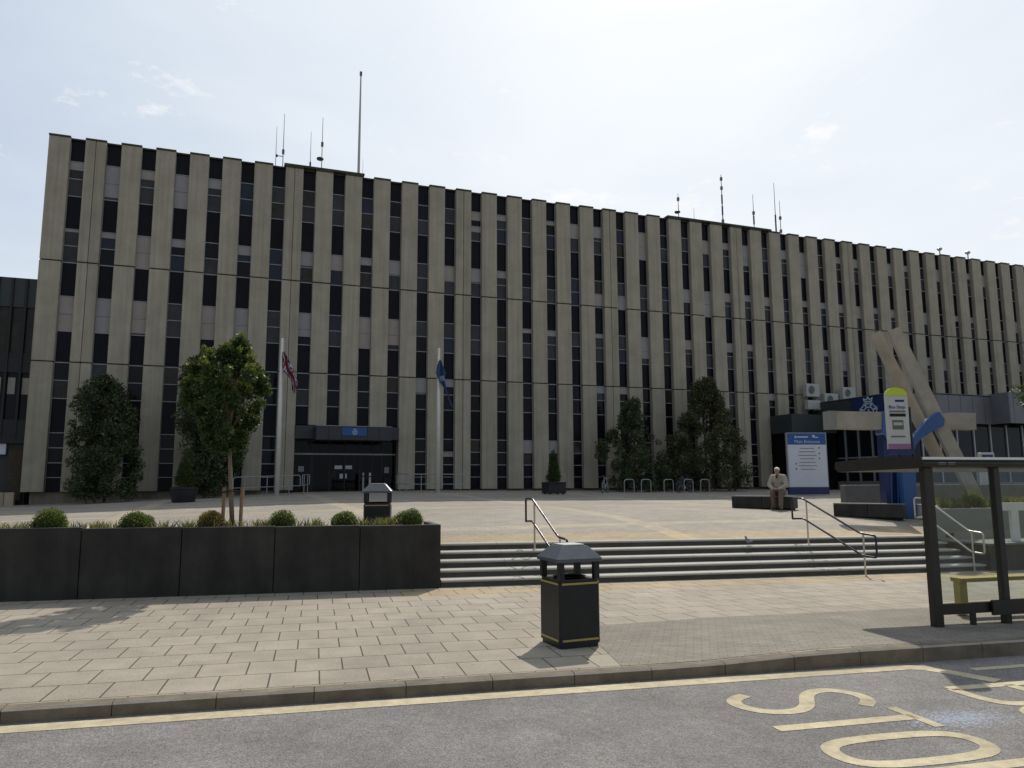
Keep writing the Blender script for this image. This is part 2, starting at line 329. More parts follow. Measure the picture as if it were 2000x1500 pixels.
# a few small bright cumulus scraps
n2 = N.new('ShaderNodeTexNoise'); n2.inputs['Scale'].default_value = 5.5; n2.inputs['Detail'].default_value = 9; n2.inputs['Roughness'].default_value = .62; L.new(mp.outputs[0], n2.inputs[0])
r2 = N.new('ShaderNodeMapRange'); r2.inputs[1].default_value = .60; r2.inputs[2].default_value = .68; r2.inputs[3].default_value = 0; r2.inputs[4].default_value = .8; L.new(n2.outputs[0], r2.inputs[0])
bg3 = N.new('ShaderNodeBackground'); bg3.inputs[0].default_value = (1, 1, 1, 1); bg3.inputs[1].default_value = .98
m1_ = N.new('ShaderNodeMixShader'); L.new(r2.outputs[0], m1_.inputs[0]); L.new(bg2.outputs[0], m1_.inputs[1]); L.new(bg3.outputs[0], m1_.inputs[2])
ms = N.new('ShaderNodeMixShader'); ms.inputs[0].default_value = .93; L.new(bg.outputs[0], ms.inputs[1]); L.new(m1_.outputs[0], ms.inputs[2]); L.new(ms.outputs[0], N['World Output'].inputs[0])
sl = D.lights.new('sun', 'SUN'); sl.energy = 3.6; sl.angle = math.radians(.6); sl.color = (1, .93, .82); so = D.objects.new('sun', sl); COL.objects.link(so)
so.rotation_euler = (-SUNV).to_track_quat('-Z', 'Y').to_euler(); so.location = (20, 30, 40)
cam = D.cameras.new('camera'); co = D.objects.new('camera', cam); COL.objects.link(co); scn.camera = co
cam.sensor_width = 36; cam.lens = F/2000*36; cam.clip_end = 1500; cam.clip_start = .1
co.matrix_world = Matrix.Translation(CAM) @ Matrix((RT, UP, -FW)).transposed().to_4x4()
scn.view_settings.view_transform = 'Standard'; scn.view_settings.look = 'None'; scn.view_settings.exposure = 0; scn.view_settings.gamma = 1
scn.render.resolution_x = 1024; scn.render.resolution_y = 768

# ================================================================== GROUND
def street_extra_pav(N, L, tc, cur):      # tan tactile strip along the foot of the stairs
    s = N.new('ShaderNodeSeparateXYZ'); L.new(tc.outputs['Object'], s.inputs[0])
    def rng_(sock, a, b):
        g = N.new('ShaderNodeMath'); g.operation = 'GREATER_THAN'; g.inputs[1].default_value = a; L.new(sock, g.inputs[0])
        l = N.new('ShaderNodeMath'); l.operation = 'LESS_THAN'; l.inputs[1].default_value = b; L.new(sock, l.inputs[0])
        m = N.new('ShaderNodeMath'); m.operation = 'MULTIPLY'; L.new(g.outputs[0], m.inputs[0]); L.new(l.outputs[0], m.inputs[1]); return m.outputs[0]
    m = N.new('ShaderNodeMath'); m.operation = 'MULTIPLY'; L.new(rng_(s.outputs[0], -.9, 13.6), m.inputs[0]); L.new(rng_(s.outputs[1], -1.0, -.25), m.inputs[1])
    mx = N.new('ShaderNodeMix'); mx.data_type = 'RGBA'; mx.blend_type = 'MULTIPLY'; mx.inputs[7].default_value = (1.12, .99, .78, 1); L.new(m.outputs[0], mx.inputs[0]); L.new(cur, mx.inputs[6]); return mx.outputs[2]
M_pave = brick_mat('grey beige paving slabs', (.305, .270, .218), (.272, .240, .192), (.060, .050, .036), .51, .59, .009, big=.14, extra=street_extra_pav, shift=(3.13+.51*12, 6.83+.59*40, 0))
M_setts = brick_mat('small grey block paving', (.215, .195, .16), (.18, .165, .135), (.10, .09, .075), .20, .10, .004, big=.15, rot=.5)
ax = lambda a, b, n: [a+(b-a)*i/n for i in range(n+1)]
ps = ax(-70, -8, 12)+ax(-7, 12, 60)+ax(13, 80, 12)
tag(grid('pavement', ps, ax(-6.9, .3, 18), lambda p, q: (p, q, zq(p, q)), M_pave, None, (OX, OY, 0), SA), kind='structure')
quad = [(.95, -6.6), (1.15, -4.55), (1.3, -4.4), (40, -4.4), (40, -6.85), (1.0, -6.85)]
def setts(u, v): p = .95+.35*v+u*(30-.95-.35*v); q = -6.85+v*2.4; return (p, q, zq(p, q)+.004)
tag(grid('block_paving', [i/60 for i in range(61)], ax(0, 1, 10), setts, M_setts, None, (OX, OY, 0), SA), kind='structure')
# road
M_road = D.materials.new('worn asphalt'); M_road.use_nodes = True; N = M_road.node_tree.nodes; L = M_road.node_tree.links; b = N['Principled BSDF']; b.inputs['Roughness'].default_value = .85; b.inputs['Specular IOR Level'].default_value = .25
tc = N.new('ShaderNodeTexCoord'); v = N.new('ShaderNodeTexVoronoi'); v.inputs['Scale'].default_value = 85; L.new(tc.outputs['Object'], v.inputs[0])
rp = N.new('ShaderNodeValToRGB'); e = rp.color_ramp.elements; e[0].position = .05; e[0].color = (.10, .095, .09, 1); e[1].position = .95; e[1].color = (.255, .238, .23, 1); L.new(v.outputs['Color'], rp.inputs[0]); cur = rp.outputs[0]
for sc, amt in ((.35, .16), (1.7, .13), (9, .10)):
    n = N.new('ShaderNodeTexNoise'); n.inputs['Scale'].default_value = sc; n.inputs['Detail'].default_value = 6; L.new(tc.outputs['Object'], n.inputs[0])
    r = N.new('ShaderNodeMapRange'); r.inputs[1].default_value = .3; r.inputs[2].default_value = .7; r.inputs[3].default_value = 1-amt; r.inputs[4].default_value = 1+amt; L.new(n.outputs[0], r.inputs[0])
    mx = N.new('ShaderNodeVectorMath'); mx.operation = 'SCALE'; L.new(cur, mx.inputs[0]); L.new(r.outputs[0], mx.inputs['Scale']); cur = mx.outputs[0]
# scatter of blue-white glass chips
mpn = N.new('ShaderNodeMapping'); mpn.inputs['Location'].default_value = (-3.42, 9.0, 0); L.new(tc.outputs['Object'], mpn.inputs[0])
vm = N.new('ShaderNodeVectorMath'); vm.operation = 'MULTIPLY'; vm.inputs[1].default_value = (1.05, 2.6, 0); L.new(mpn.outputs[0], vm.inputs[0]); ln = N.new('ShaderNodeVectorMath'); ln.operation = 'LENGTH'; L.new(vm.outputs[0], ln.inputs[0])
n = N.new('ShaderNodeTexNoise'); n.inputs['Scale'].default_value = 38; n.inputs['Detail'].default_value = 3; L.new(tc.outputs['Object'], n.inputs[0])
a = N.new('ShaderNodeMath'); a.operation = 'MULTIPLY_ADD'; a.inputs[1].default_value = .30; a.inputs[2].default_value = .40; L.new(ln.outputs['Value'], a.inputs[0])
g = N.new('ShaderNodeMath'); g.operation = 'GREATER_THAN'; L.new(n.outputs[0], g.inputs[0]); L.new(a.outputs[0], g.inputs[1])
lt = N.new('ShaderNodeMath'); lt.operation = 'LESS_THAN'; lt.inputs[1].default_value = 1.0; L.new(ln.outputs['Value'], lt.inputs[0])
mu = N.new('ShaderNodeMath'); mu.operation = 'MULTIPLY'; L.new(g.outputs[0], mu.inputs[0]); L.new(lt.outputs[0], mu.inputs[1]); mu2 = N.new('ShaderNodeMath'); mu2.operation = 'MULTIPLY'; mu2.inputs[1].default_value = .65; L.new(mu.outputs[0], mu2.inputs[0])
mx = N.new('ShaderNodeMix'); mx.data_type = 'RGBA'; mx.inputs[7].default_value = (.30, .36, .46, 1); L.new(mu2.outputs[0], mx.inputs[0]); L.new(cur, mx.inputs[6]); L.new(mx.outputs[2], b.inputs['Base Color'])
bp = N.new('ShaderNodeBump'); bp.inputs['Strength'].default_value = .6; bp.inputs['Distance'].default_value = .008; L.new(v.outputs['Distance'], bp.inputs['Height']); L.new(bp.outputs[0], b.inputs['Normal'])
def zroad(p, q=0): return -.008*p-.125
tag(grid('road', ps, ax(-18, -6.9, 6), lambda p, q: (p, q, zroad(p)), M_road, None, (OX, OY, 0), SA), kind='structure')
tag(grid('pavement', ps, [-26, -18], lambda p, q: (p, q, -.008*p), M_pave, None, (OX, OY, 0), SA), kind='structure')
M_far = mat('distant ground', (.16, .15, .11), .9, .1, nscale=.05, namt=.2)
tag(grid('ground', ax(-600, 600, 4), ax(-600, 600, 4), lambda x, y: (x, y, -.9), M_far), kind='structure')
# kerb stones
M_kerbf = mat('shade darkened kerb face', (.18, .15, .11), .85, .15, nscale=4, namt=.3, bump=.3, streak=((2.5, 6, 6), .25))  # face colour darkened to carry the shade on the kerb's road side
M_kerb = mat('kerb concrete', (.30, .27, .225), .8, .2, nscale=3, namt=.16, bump=.2, streak=((2.5, 6, 6), .2))
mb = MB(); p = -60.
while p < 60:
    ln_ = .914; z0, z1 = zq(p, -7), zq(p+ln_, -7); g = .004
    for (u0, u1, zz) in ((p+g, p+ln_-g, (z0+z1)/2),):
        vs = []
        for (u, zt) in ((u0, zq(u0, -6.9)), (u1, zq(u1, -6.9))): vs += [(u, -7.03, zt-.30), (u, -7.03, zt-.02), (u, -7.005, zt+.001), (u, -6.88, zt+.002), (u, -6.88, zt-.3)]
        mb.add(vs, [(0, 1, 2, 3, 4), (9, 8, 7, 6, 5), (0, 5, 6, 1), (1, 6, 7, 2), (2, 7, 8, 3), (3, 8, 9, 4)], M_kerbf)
        mb.mi[-3] = mb.m(M_kerb)  # lighter front edge against the shade-toned face
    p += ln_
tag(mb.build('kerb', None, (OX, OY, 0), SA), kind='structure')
mb = MB(); mb.box(-60, 60, -18.1, -17.97, -.6, .02, M_kerb); tag(mb.build('kerb', None, (OX, OY, 0), SA), kind='structure')
# road markings
def mark(mb, pts, w, closed=False):
    k = len(mb.v); stroke(mb, pts, w, M_paint, 0, closed)
    for i in range(k, len(mb.v)): x, y, _ = mb.v[i]; mb.v[i] = (x, y, zroad(x)+.004)
mb = MB()
def dense(a, b, n): return [(a[0]+(b[0]-a[0])*i/n, a[1]+(b[1]-a[1])*i/n) for i in range(n+1)]
mark(mb, dense((-40, -7.22), (4.45, -7.22), 80)+[(4.62, -7.30), (4.75, -7.50), (4.98, -8.0)], .22)
mark(mb, dense((5.15, -7.5), (20, -7.42), 12), .12)
ry = mb.build('road_marking', None, (OX, OY, 0), SA); tag(ry, 'long pale yellow line painted along the road by the kerb', 'road marking')
LW = .145
def letter(ch, p0, qc, pl=1.42, wq=.56):
    # u runs along the letter (foot 0 to head 1), v across (0 left/kerb side .. 1)
    T = lambda u, v: (p0+u*pl, qc+wq/2-v*wq)
    mb = MB()
    if ch == 'S':
        pts = [T(.17, -.02)]+[T(a, b) for a, b in arc(.22, .5, .17, .5, 200, 350, 10)][1:]
        pts = [(.20, 0), (.09, .12), (.03, .32), (.03, .55), (.09, .82), (.22, .97), (.36, .95), (.47, .75), (.54, .5), (.62, .22), (.74, .03), (.88, .06), (.96, .28), (.98, .5), (.95, .75), (.84, .98)]
        mark(mb, [T(*q) for q in smooth_pts(pts)], LW)
    elif ch == 'T': mark(mb, [T(0, .5), T(.97, .5)], LW); mark(mb, [T(.97, -.02), T(.97, 1.02)], LW*.8)
    elif ch in 'O': mark(mb, [T(*q) for q in smooth_pts([(.28, 0), (.72, 0), (.9, .1), (.98, .32), (.98, .68), (.9, .9), (.72, 1), (.28, 1), (.1, .9), (.02, .68), (.02, .32), (.1, .1)], True)], LW, True)
    elif ch == 'P': mark(mb, [T(0, .05), T(1, .05)], LW); mark(mb, [T(*q) for q in smooth_pts([(.98, .08), (.98, .6), (.93, .9), (.8, .98), (.65, .98), (.52, .9), (.46, .6), (.46, .08)])], LW)
    elif ch == 'B':
        mark(mb, [T(0, .05), T(1, .05)], LW); mark(mb, [T(*q) for q in smooth_pts([(.98, .08), (.98, .55), (.93, .85), (.8, .95), (.66, .9), (.55, .6), (.53, .08)])], LW)
        mark(mb, [T(*q) for q in smooth_pts([(.53, .5), (.48, .85), (.35, 1), (.2, 1), (.07, .88), (.02, .55), (.02, .08)])], LW)
    elif ch == 'U': mark(mb, [T(*q) for q in smooth_pts([(1, .03), (.3, .03), (.1, .12), (.02, .35), (.02, .65), (.1, .88), (.3, .97), (1, .97)])], LW)
    return mb
def smooth_pts(pts, closed=False, it=2):
    for _ in range(it):
        n = len(pts); o = [] if closed else [pts[0]]
        for i in range(n if closed else n-1):
            a, b = pts[i], pts[(i+1) % n]; o += [(a[0]*.75+b[0]*.25, a[1]*.75+b[1]*.25), (a[0]*.25+b[0]*.75, a[1]*.25+b[1]*.75)]
        if not closed: o.append(pts[-1])
        pts = o
    return pts
ROADL = [('S', (1422, 1362), (1715, 1355), 'large cream letter S painted on the road nearest the kerb'),
         ('T', (1520, 1420), (1800, 1396), 'large cream letter T painted on the road between the S and the O'),
         ('O', (1615, 1460), (1955, 1460), 'large cream letter O painted on the road in front of the T')]
P_S = [st(*hit(a, b, lambda x, y: zroad(st(x, y)[0]))[:2]) for a, b in ((1422, 1366), (1745, 1375), (1520, 1425), (1840, 1392), (1615, 1478), (1955, 1468), (1860, 1347))]
for ch, p0, qc, pl, wq, lab in (('S', P_S[0][0]-.06, -8.15, 1.50, .62, ROADL[0][3]), ('T', P_S[2][0]-.02, -8.86, 1.53, .58, ROADL[1][3]), ('O', P_S[4][0]+.07, -9.56, 1.46, .58, ROADL[2][3]),
                            ('P', P_S[4][0]+.1, -10.3, 1.46, .56, 'large cream letter P painted on the road beyond the O, outside the kerbside letters'),
                            ('B', P_S[6][0]-.03, -8.44, 1.45, .68, 'large cream letter B painted on the road farther right than the S'),
                            ('U', P_S[6][0]-.03, -9.15, 1.42, .56, 'large cream letter U painted on the road below the letter B'),
                            ('S', P_S[6][0]-.03, -9.85, 1.42, .56, 'large cream letter S painted on the road below the letter U')):
    tag(letter(ch, p0, qc, pl, wq).build('road_letter', None, (OX, OY, 0), SA), lab, 'road marking', 'letters painted on the road')

# plaza
def plaza_extra(N, L, tc, cur):
    m1 = band_mask(N, L, tc, 0, 6.72, .55, 3.1); m2 = band_mask(N, L, tc, 1, 6.72, .5, 2.2)
    mm = N.new('ShaderNodeMath'); mm.operation = 'MAXIMUM'; L.new(m1, mm.inputs[0]); L.new(m2, mm.inputs[1])
    mx = N.new('ShaderNodeMix'); mx.data_type = 'RGBA'; mx.blend_type = 'MULTIPLY'; mx.inputs[7].default_value = (1.28, 1.22, 1.10, 1); L.new(mm.outputs[0], mx.inputs[0]); L.new(cur, mx.inputs[6])
    s = N.new('ShaderNodeSeparateXYZ'); L.new(tc.outputs['Object'], s.inputs[0])
    v = N.new('ShaderNodeMath'); v.operation = 'MULTIPLY_ADD'; v.inputs[1].default_value = -math.tan(SA); L.new(s.outputs[0], v.inputs[0]); L.new(s.outputs[1], v.inputs[2])
    y0 = OY-OX*math.tan(SA)+1.53/SC
    l = N.new('ShaderNodeMath'); l.operation = 'LESS_THAN'; l.inputs[1].default_value = y0+1.05; L.new(v.outputs[0], l.inputs[0])
    mx2 = N.new('ShaderNodeMix'); mx2.data_type = 'RGBA'; mx2.blend_type = 'MULTIPLY'; mx2.inputs[7].default_value = (1.22, 1.08, .84, 1); L.new(l.outputs[0], mx2.inputs[0]); L.new(mx.outputs[2], mx2.inputs[6]); return mx2.outputs[2]
M_plaza = brick_mat('plaza block paving', (.285, .255, .215), (.255, .23, .195), (.15, .135, .11), .4, .2, .006, big=.12, extra=plaza_extra)
def plz(u, v):                  # u = world x; v 0..1 from the stair edge to the building
    yf = OY+(u-OX)*math.tan(SA)+(1.66)/SC; y = yf+(46-yf)*v; return (u, y, zpl(u, y))
xs_ = ax(-70, -14, 10)+ax(-13, 45, 58)+ax(47, 100, 12)
tag(grid('plaza', xs_, [ (i/40)**1.3 for i in range(41)], plz, M_plaza), kind='structure')

# ================================================================== MAIN BUILDING
S = 1.68; XL = -9.788; YF = 42.571; ZB0 = 1.73; H = 20.13; J1, J2 = 13.42, 8.21; PWD = .966; NB = 50; REC = .32
bld = empty('office_building', (0, 0, 0), 0, 'long grey concrete office block with tall narrow piers and dark window strips', 'building')
def pz(s_): return ZB0+s_*S
for i in range(NB+1):
    mb = MB(); x0 = XL+i*S; x1 = x0+PWD; ent = i in (8, 9, 10); zb = 5.30 if ent else ZB0
    segs = [(zb, J2-.03), (J2+.03, J1-.03), (J1+.03, H-.09)]
    halves = [(x0, x1)] if i % 6 != 1 else [(x0, (x0+x1)/2-.012), ((x0+x1)/2+.012, x1)]
    for k, (a, b_) in enumerate(segs):
        dy = (.0, .012, .004)[k]+random.uniform(-.006, .006); dx = random.uniform(-.008, .008)
        for h0, h1 in halves: mb.cbox(h0+dx, h1+dx, YF+dy, YF+REC+.1, a, b_, M_conc, .018)
    mb.box(x0+.03, x1-.03, YF+.06, YF+REC+.09, zb+.05, H-.05, M_joint)
    mb.box(x0-.015, x1+.015, YF-.03, YF+REC+.1, H-.089, H, M_capdark)
    mb.build('concrete_pier', bld)
lvl = [(10.2, 9.08), (8.02, 6.96), (5.9, 4.82), (3.86, 2.77), (1.74, .85)]
BL = {0: [(.5, .0), (.18, 0), (1, 1), (0, 0), (0, 0)], 1: [(1, .85), (.35, 0), (1, 1), (0, 0), (0, 0)], 2: [(.55, 0), (1, 1), (1, .9), (0, 0), (0, 0)], 3: [(1, 1), (.5, 0), (0, 0), (0, 0), (0, 0)],
      4: [(.6, 0), (0, 0), (1, 1), (0, 0), (0, 0)], 5: [(0, 0), (.6, 0), (1, .9), (0, 0), (0, 0)], 6: [(0, 0), (0, 0), (0, 0), (0, 0), (0, 0)], 7: [(0, 0), (.9, 0), (1, .5), (0, 0), (0, 0)],
      8: [(0, 0), (1, 0), (0, 0), (0, 0), (0, 0)], 9: [(0, 0), (.5, 0), (1, 1), (0, 0), (0, 0)], 10: [(0, 0), (.95, 0), (1, .7), (0, 0), (0, 0)], 11: [(0, 0), (0, 0), (0, 0), (.95, 0), (0, 0)],
      12: [(0, 0), (1, .1), (0, 0), (.5, 0), (.0, .4)], 13: [(.6, .4), (.95, 0), (0, 0), (0, 0), (0, 0)], 14: [(.4, 0), (.5, 0), (0, 0), (0, 0), (0, 0)], 15: [(0, 0), (0, 0), (.3, 0), (0, 0), (1, 0)],
      16: [(.3, .0), (0, 0), (.4, 0), (0, 0), (1, 0)], 17: [(1, .0), (0, 0), (0, 0), (0, 0), (0, 0)], 18: [(.8, 0), (0, .9), (.3, 0), (.5, 0), (0, 0)], 19: [(0, 0), (0, 1), (0, 0), (.5, 0), (0, 0)]}
farwin = MB()
def ladder(x0, x1, ya, yb, z0, z1, rungs, mt, jw=.018):
    ed = sorted({round(z, 4) for a, b_ in rungs for z in (a, b_)} | {z0, z1}); rs = sorted(rungs); xs = [x0+.002, x0+jw, x1-jw, x1-.002]; mb = MB(); vs = []; fs = []
    for y in (ya, yb):
        for z in ed:
            for x in xs: vs.append((x, y, z))
    n = len(ed); off = n*4
    for k in range(n-1):
        zc = (ed[k]+ed[k+1])/2; solid = any(a < zc < b_ for a, b_ in rs)
        for c in (0, 1, 2):
            if c == 1 and not solid: continue
            a = k*4+c; fs.append((a, a+1, a+5, a+4)); 
            if c == 1: fs += [(a, off+a, off+a+1, a+1), (a+4, a+5, off+a+5, off+a+4)]
        for c in (1, 2): a = k*4+c; fs.append((a, a+4, off+a+4, off+a))
    mb.add(vs, fs, mt); return mb

for i in range(NB):
    xg0 = XL+i*S+PWD; xg1 = XL+(i+1)*S; yg = YF+REC; zb = 5.35 if i in (7, 8, 9, 10) else ZB0
    mb = MB(); mb.box(xg0-.05, xg1+.05, yg, yg+.06, zb, H-.10, M_span); mb.box(xg0-.04, xg1+.04, yg-.12, yg+.097, H-.10, H-.025, M_capdark)
    bay = mb.build('glazing_bay', bld)
    rungs = [(z-.025, z+.025) for z in (J1, J2)]
    for k, (t, bt) in enumerate(lvl):
        zt, zb_ = pz(t), pz(bt)
        if zb_ < zb-.1: continue
        zm = (zt+zb_)/2; tgt = MB() if i < 20 else farwin
        r = random.random()
        mts = [M_glass, M_glassm, M_glassb, M_glassw]
        pm = [.15, .55, .2, .1] if k == 0 else [.2, .4, .3, .1] if k == 1 else [.3, .35, .2, .15] if k == 2 else [.85, .05, 0, .1]
        if i >= 12 and k < 3: pm = [.12, .6, .1, .18]  # mid-tone panes favoured in the far bays to imitate haze
        if i < 12 and k < 3: pm = [.2, .4, .25, .15]
        for (a, b_) in ((zm, zt), (zb_, zm)):
            mt = random.choices(mts, pm)[0]; ay = random.uniform(-.004, .004)
            tgt.add([(xg0, yg-.012+ay, a), (xg1, yg-.012-ay, a), (xg1, yg-.012-ay, b_), (xg0, yg-.012+ay, b_)], [(0, 1, 2, 3)], mt)
        wobj = tgt.build('window', bay) if i < 20 else None
        rungs += [(z-.022, z+.022) for z in (zt, zm, zb_)]
        if i in BL: ub, lb = BL[i][k]
        else:
            ub = random.choice([0, 0, .5, .7, 1]) if k < 3 else random.choice([0, 0, 0, 0, .5]); lb = random.choice([0, 0, .6, 1]) if (ub == 1 and k < 3) else 0
        bmt = M_blind2 if random.random() < .35 else M_blind
        for (a, b_, fr_) in ((zm, zt, ub), (zb_, zm, lb)):
            if fr_ > 0:
                bb = MB() if i < 20 else farwin; bb.box(xg0+.02, xg1-.02, yg-.022, yg-.016, b_-(b_-a)*fr_+.02, b_-.03, bmt)
                if i < 20: bb.build('blind', bay)
    rungs += [(z-.018, z+.018) for z in (pz(.42),) if z > zb]
    ladder(xg0, xg1, yg-.04, yg-.005, zb+.02, H-.2, rungs, M_frame).build('frame', bay)
fw = farwin.build('window', bld); fw['kind'] = 'stuff'
XR = XL+NB*S+PWD
mb = MB(); mb.box(XL+.02, 2.90, YF+REC+.02, YF+16, 1.74, H-.15, M_conc); mb.box(2.92, 8.72, YF+REC+.02, YF+16, 5.36, H-.15, M_conc); mb.box(8.74, XR, YF+REC+.02, YF+16, 1.74, H-.15, M_conc)
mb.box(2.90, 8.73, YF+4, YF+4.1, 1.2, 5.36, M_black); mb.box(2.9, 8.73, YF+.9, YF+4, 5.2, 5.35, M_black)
mb.build('wall', bld)
mb = MB(); mb.box(XL+.3, 2.7, YF+.45, YF+15.5, .3, 1.75, M_plinth); mb.box(9.0, XR-.3, YF+.45, YF+15.5, .3, 1.75, M_plinth); mb.build('plinth', bld)
for a, b_, nm in ((7, 10, 1), (22, 27, 1)):
    mb = MB(); xa = XL+a*S-(.1 if a == 7 else .1); xb = XL+(b_-1)*S+PWD+.12 if a == 7 else XL+(b_)*S+.2
    mb.box(xa, xb, YF-.04, YF+1.2, H+.002, H+.12, M_capdark); mb.build('raised_coping', bld)
# entrance
can = MB(); can.box(2.96, 8.68, YF-.05, YF+.6, 4.55, 5.27, M_canopy); can.box(3.95, 8.0, YF-1.5, YF-.055, 4.42, 5.16, M_canopy)
for x in (4.6, 5.3, 6.0, 6.65, 7.3): can.box(x-.008, x+.008, YF-1.506, YF-1.49, 4.42, 5.16, M_black)
can.box(3.93, 8.02, YF-1.52, YF-.055, 5.161, 5.19, M_steel)
canopy = can.build('entrance_canopy', bld)
def crest(mb, cx, cz, r, y, mt):      # generic badge: crown, ring and star strokes on an xz face
    sub = MB(); stroke(sub, arc(0, -.05, .42, .42, 0, 360, 24)[:-1], .09, mt, 0, True)
    for k in range(8): t = 2*PI*k/8+PI/8; stroke(sub, [(.5*math.cos(t), -.05+.5*math.sin(t)), (.85*math.cos(t), -.05+.85*math.sin(t))], .16, mt)
    for k in range(8): t0 = 2*PI*k/8+PI/8; t1 = t0+PI/4; stroke(sub, [(.85*math.cos(t0), -.05+.85*math.sin(t0)), (.68*math.cos((t0+t1)/2), -.05+.68*math.sin((t0+t1)/2)), (.85*math.cos(t1), -.05+.85*math.sin(t1))], .08, mt)
    stroke(sub, [(-.3, .82), (-.38, 1.1), (-.14, .98), (0, 1.2), (.14, .98), (.38, 1.1), (.3, .82), (-.3, .82)], .1, mt)
    stroke(sub, [(-.2, -.05), (.2, -.05)], .12, mt); stroke(sub, [(0, -.28), (0, .2)], .12, mt)
    mb.add([(cx+v[0]*r, y, cz+v[1]*r) for v in sub.v], sub.f, mt)
mb = MB(); mb.box(5.30, 6.62, YF-1.54, YF-1.507, 4.66, 5.08, M_blue); crest(mb, 5.98, 4.84, .17, YF-1.545, M_pale); mb.build('crest_panel', canopy)
eg = MB(); eg.box(2.92, 8.71, YF+.9, YF+.94, 1.2, 5.2, glass_sheet('entrance glass', (.22, .23, .24), .02)); ent = eg.build('entrance_glazing', bld)
ef = MB()
for x in (2.98, 3.9, 4.0, 4.95, 5.8, 6.65, 7.35, 7.9, 8.66): ef.box(x-.035, x+.035, YF+.85, YF+.96, 1.3, 4.5, M_blackm)
ef.box(2.92, 8.7, YF+.84, YF+.97, 4.45, 4.55, M_blackm); ef.box(2.92, 8.7, YF+.84, YF+.97, 3.7, 3.78, M_steel); ef.build('frame', ent)
for x, z, ww, hh, mt in ((5.45, 3.0, .42, .2, M_sgnw), (6.0, 3.0, .42, .2, M_sgnw), (5.62, 2.5, .18, .26, M_sgnw), (5.86, 2.5, .14, .26, M_sgnw), (3.4, 2.9, .3, .3, M_frame), (8.2, 2.85, .26, .34, M_frame)):
    mb = MB(); mb.box(x-ww/2, x+ww/2, YF+.86, YF+.888, z-hh/2, z+hh/2, mt); mb.build('door_notice', ent)
mb = MB()                        # foyer furniture seen dimly through the glass
for x, ww, h in ((4.3, .5, .9), (5.0, .8, 1.1), (6.9, .6, 1.0)): mb.box(x, x+ww, YF+2.2, YF+2.7, 1.6, 1.6+h, M_gran)
mb.box(3.0, 8.6, YF+3.9, YF+3.95, 3.9, 4.3, M_frame); mb.build('foyer_counter', bld)
tag(grid('entrance_floor', [2.7, 8.9], [42.9, 47], lambda x, y: (x, y, 1.69), M_gran), kind='structure')

# ---- entrance bollards, railings
for k, (px, lab) in enumerate(((709, 'short grey post at the entrance, left of the pair in the doorway'), (722, 'short white post in front of the entrance doors, right of the pair'))):
    P = colY(px, 41.2 if k else 42.2); mb = MB(); e_ = empty('bollard', P, 0, lab, 'bollard', 'posts by the entrance doors')
    mb.lathe([(.055, -.05), (.055, 1.0), (.04, 1.03), (.0, 1.04)], M_frame if not k else M_ac, 12); mb.build('post', e_)
    mb = MB(); mb.lathe([(.058, .80), (.058, .86)], M_joint, 12); mb.build('reflector_band', e_)
def railing(P0, P1, n, lab, hh=.98, loop=True):
    e_ = empty('guard_rail', P0, 0, lab, 'railing', 'galvanised railings beside the entrance'); d = P1-P0; mb = MB()
    zt = lambda t, h: P0*0+d*t+Vector((0, 0, h))
    mb.tube(round_path([zt(0, .42), zt(0, hh), zt(1, hh), zt(1, .42)], .12), .022, M_steel, 8); mb.build('top_rail', e_)
    mb = MB(); mb.tube([zt(0, .45), zt(1, .45)], .018, M_steel, 8); mb.build('mid_rail', e_)
    for k in range(n): t = (k+.5)/n; mb = MB(); mb.tube([zt(t, -.1), zt(t, hh)], .022, M_steel, 8); mb.build('post', e_)
railing(colY(455, 39.6), colY(586, 39.6), 3, 'grey tubular railing left of the entrance, behind the white flagpole')
railing(colY(588, 39.8)+Vector((.05, 0, 0)), colY(604, 41.8), 2, 'short grey railing section beside the left end of the entrance canopy')
railing(colY(775, 41.2), colY(800, 39.4), 2, 'short grey railing section right of the entrance, returning to the wall')
railing(colY(803, 39.4), colY(918, 39.4), 3, 'grey tubular railing right of the entrance, behind the second flagpole')

# ---- flagpoles
def flagpole(px, ytop, Y, lab):
    P = colY(px, Y); zt = onY(px+8, ytop, Y).z; e_ = empty('flagpole', P, 0, lab, 'flagpole', 'flagpoles in front of the office block')
    mb = MB(); h = zt-P.z; mb.tube([(0, 0, -.1), (0, 0, h)], [.115, .07], M_white, 14); mb.build('pole', e_, smooth=True)
    mb = MB(); mb.lathe([(.02, h), (.06, h+.02), (.07, h+.07), (.03, h+.12), (0, h+.13)], M_gold, 10); mb.build('finial', e_)
    mb = MB(); mb.tube([(.1, -.02, .9), (.12, -.02, h-.05)], .008, M_white, 4); mb.build('halyard', e_)
    mb = MB(); mb.lathe([(.16, -.05), (.16, .03), (.12, .05)], M_steel, 12); mb.build('base_collar', e_); return e_, P, h
fp1, P1f, h1f = flagpole(541, 660, 39.0, 'white flagpole left of the entrance, carrying the red, white and blue flag')
fp2, P2f, h2f = flagpole(855, 680, 39.0, 'white flagpole right of the entrance, carrying the blue flag')
def flag_mesh(rows, m):
    # rows: (z, x centre, half width) down a limp furled cloth; m(u,v) picks the material
    mb = MB(); nu = 16; vs = []; nv = len(rows)
    for j, (z, xc, hw) in enumerate(rows):
        for i in range(nu+1): u = i/nu; th = u*PI*3.2+j*.22; vs.append((xc+(u-.5)*2*hw, .10*math.sin(th)*min(1, hw*5), z+.05*math.cos(th*.7+j*.3)))
    for j in range(nv-1):
        for i in range(nu): a = j*(nu+1)+i; mb.add([vs[a], vs[a+1], vs[a+nu+2], vs[a+nu+1]], [(0, 1, 2, 3)], m(i/nu, j/(nv-1)))
    return mb
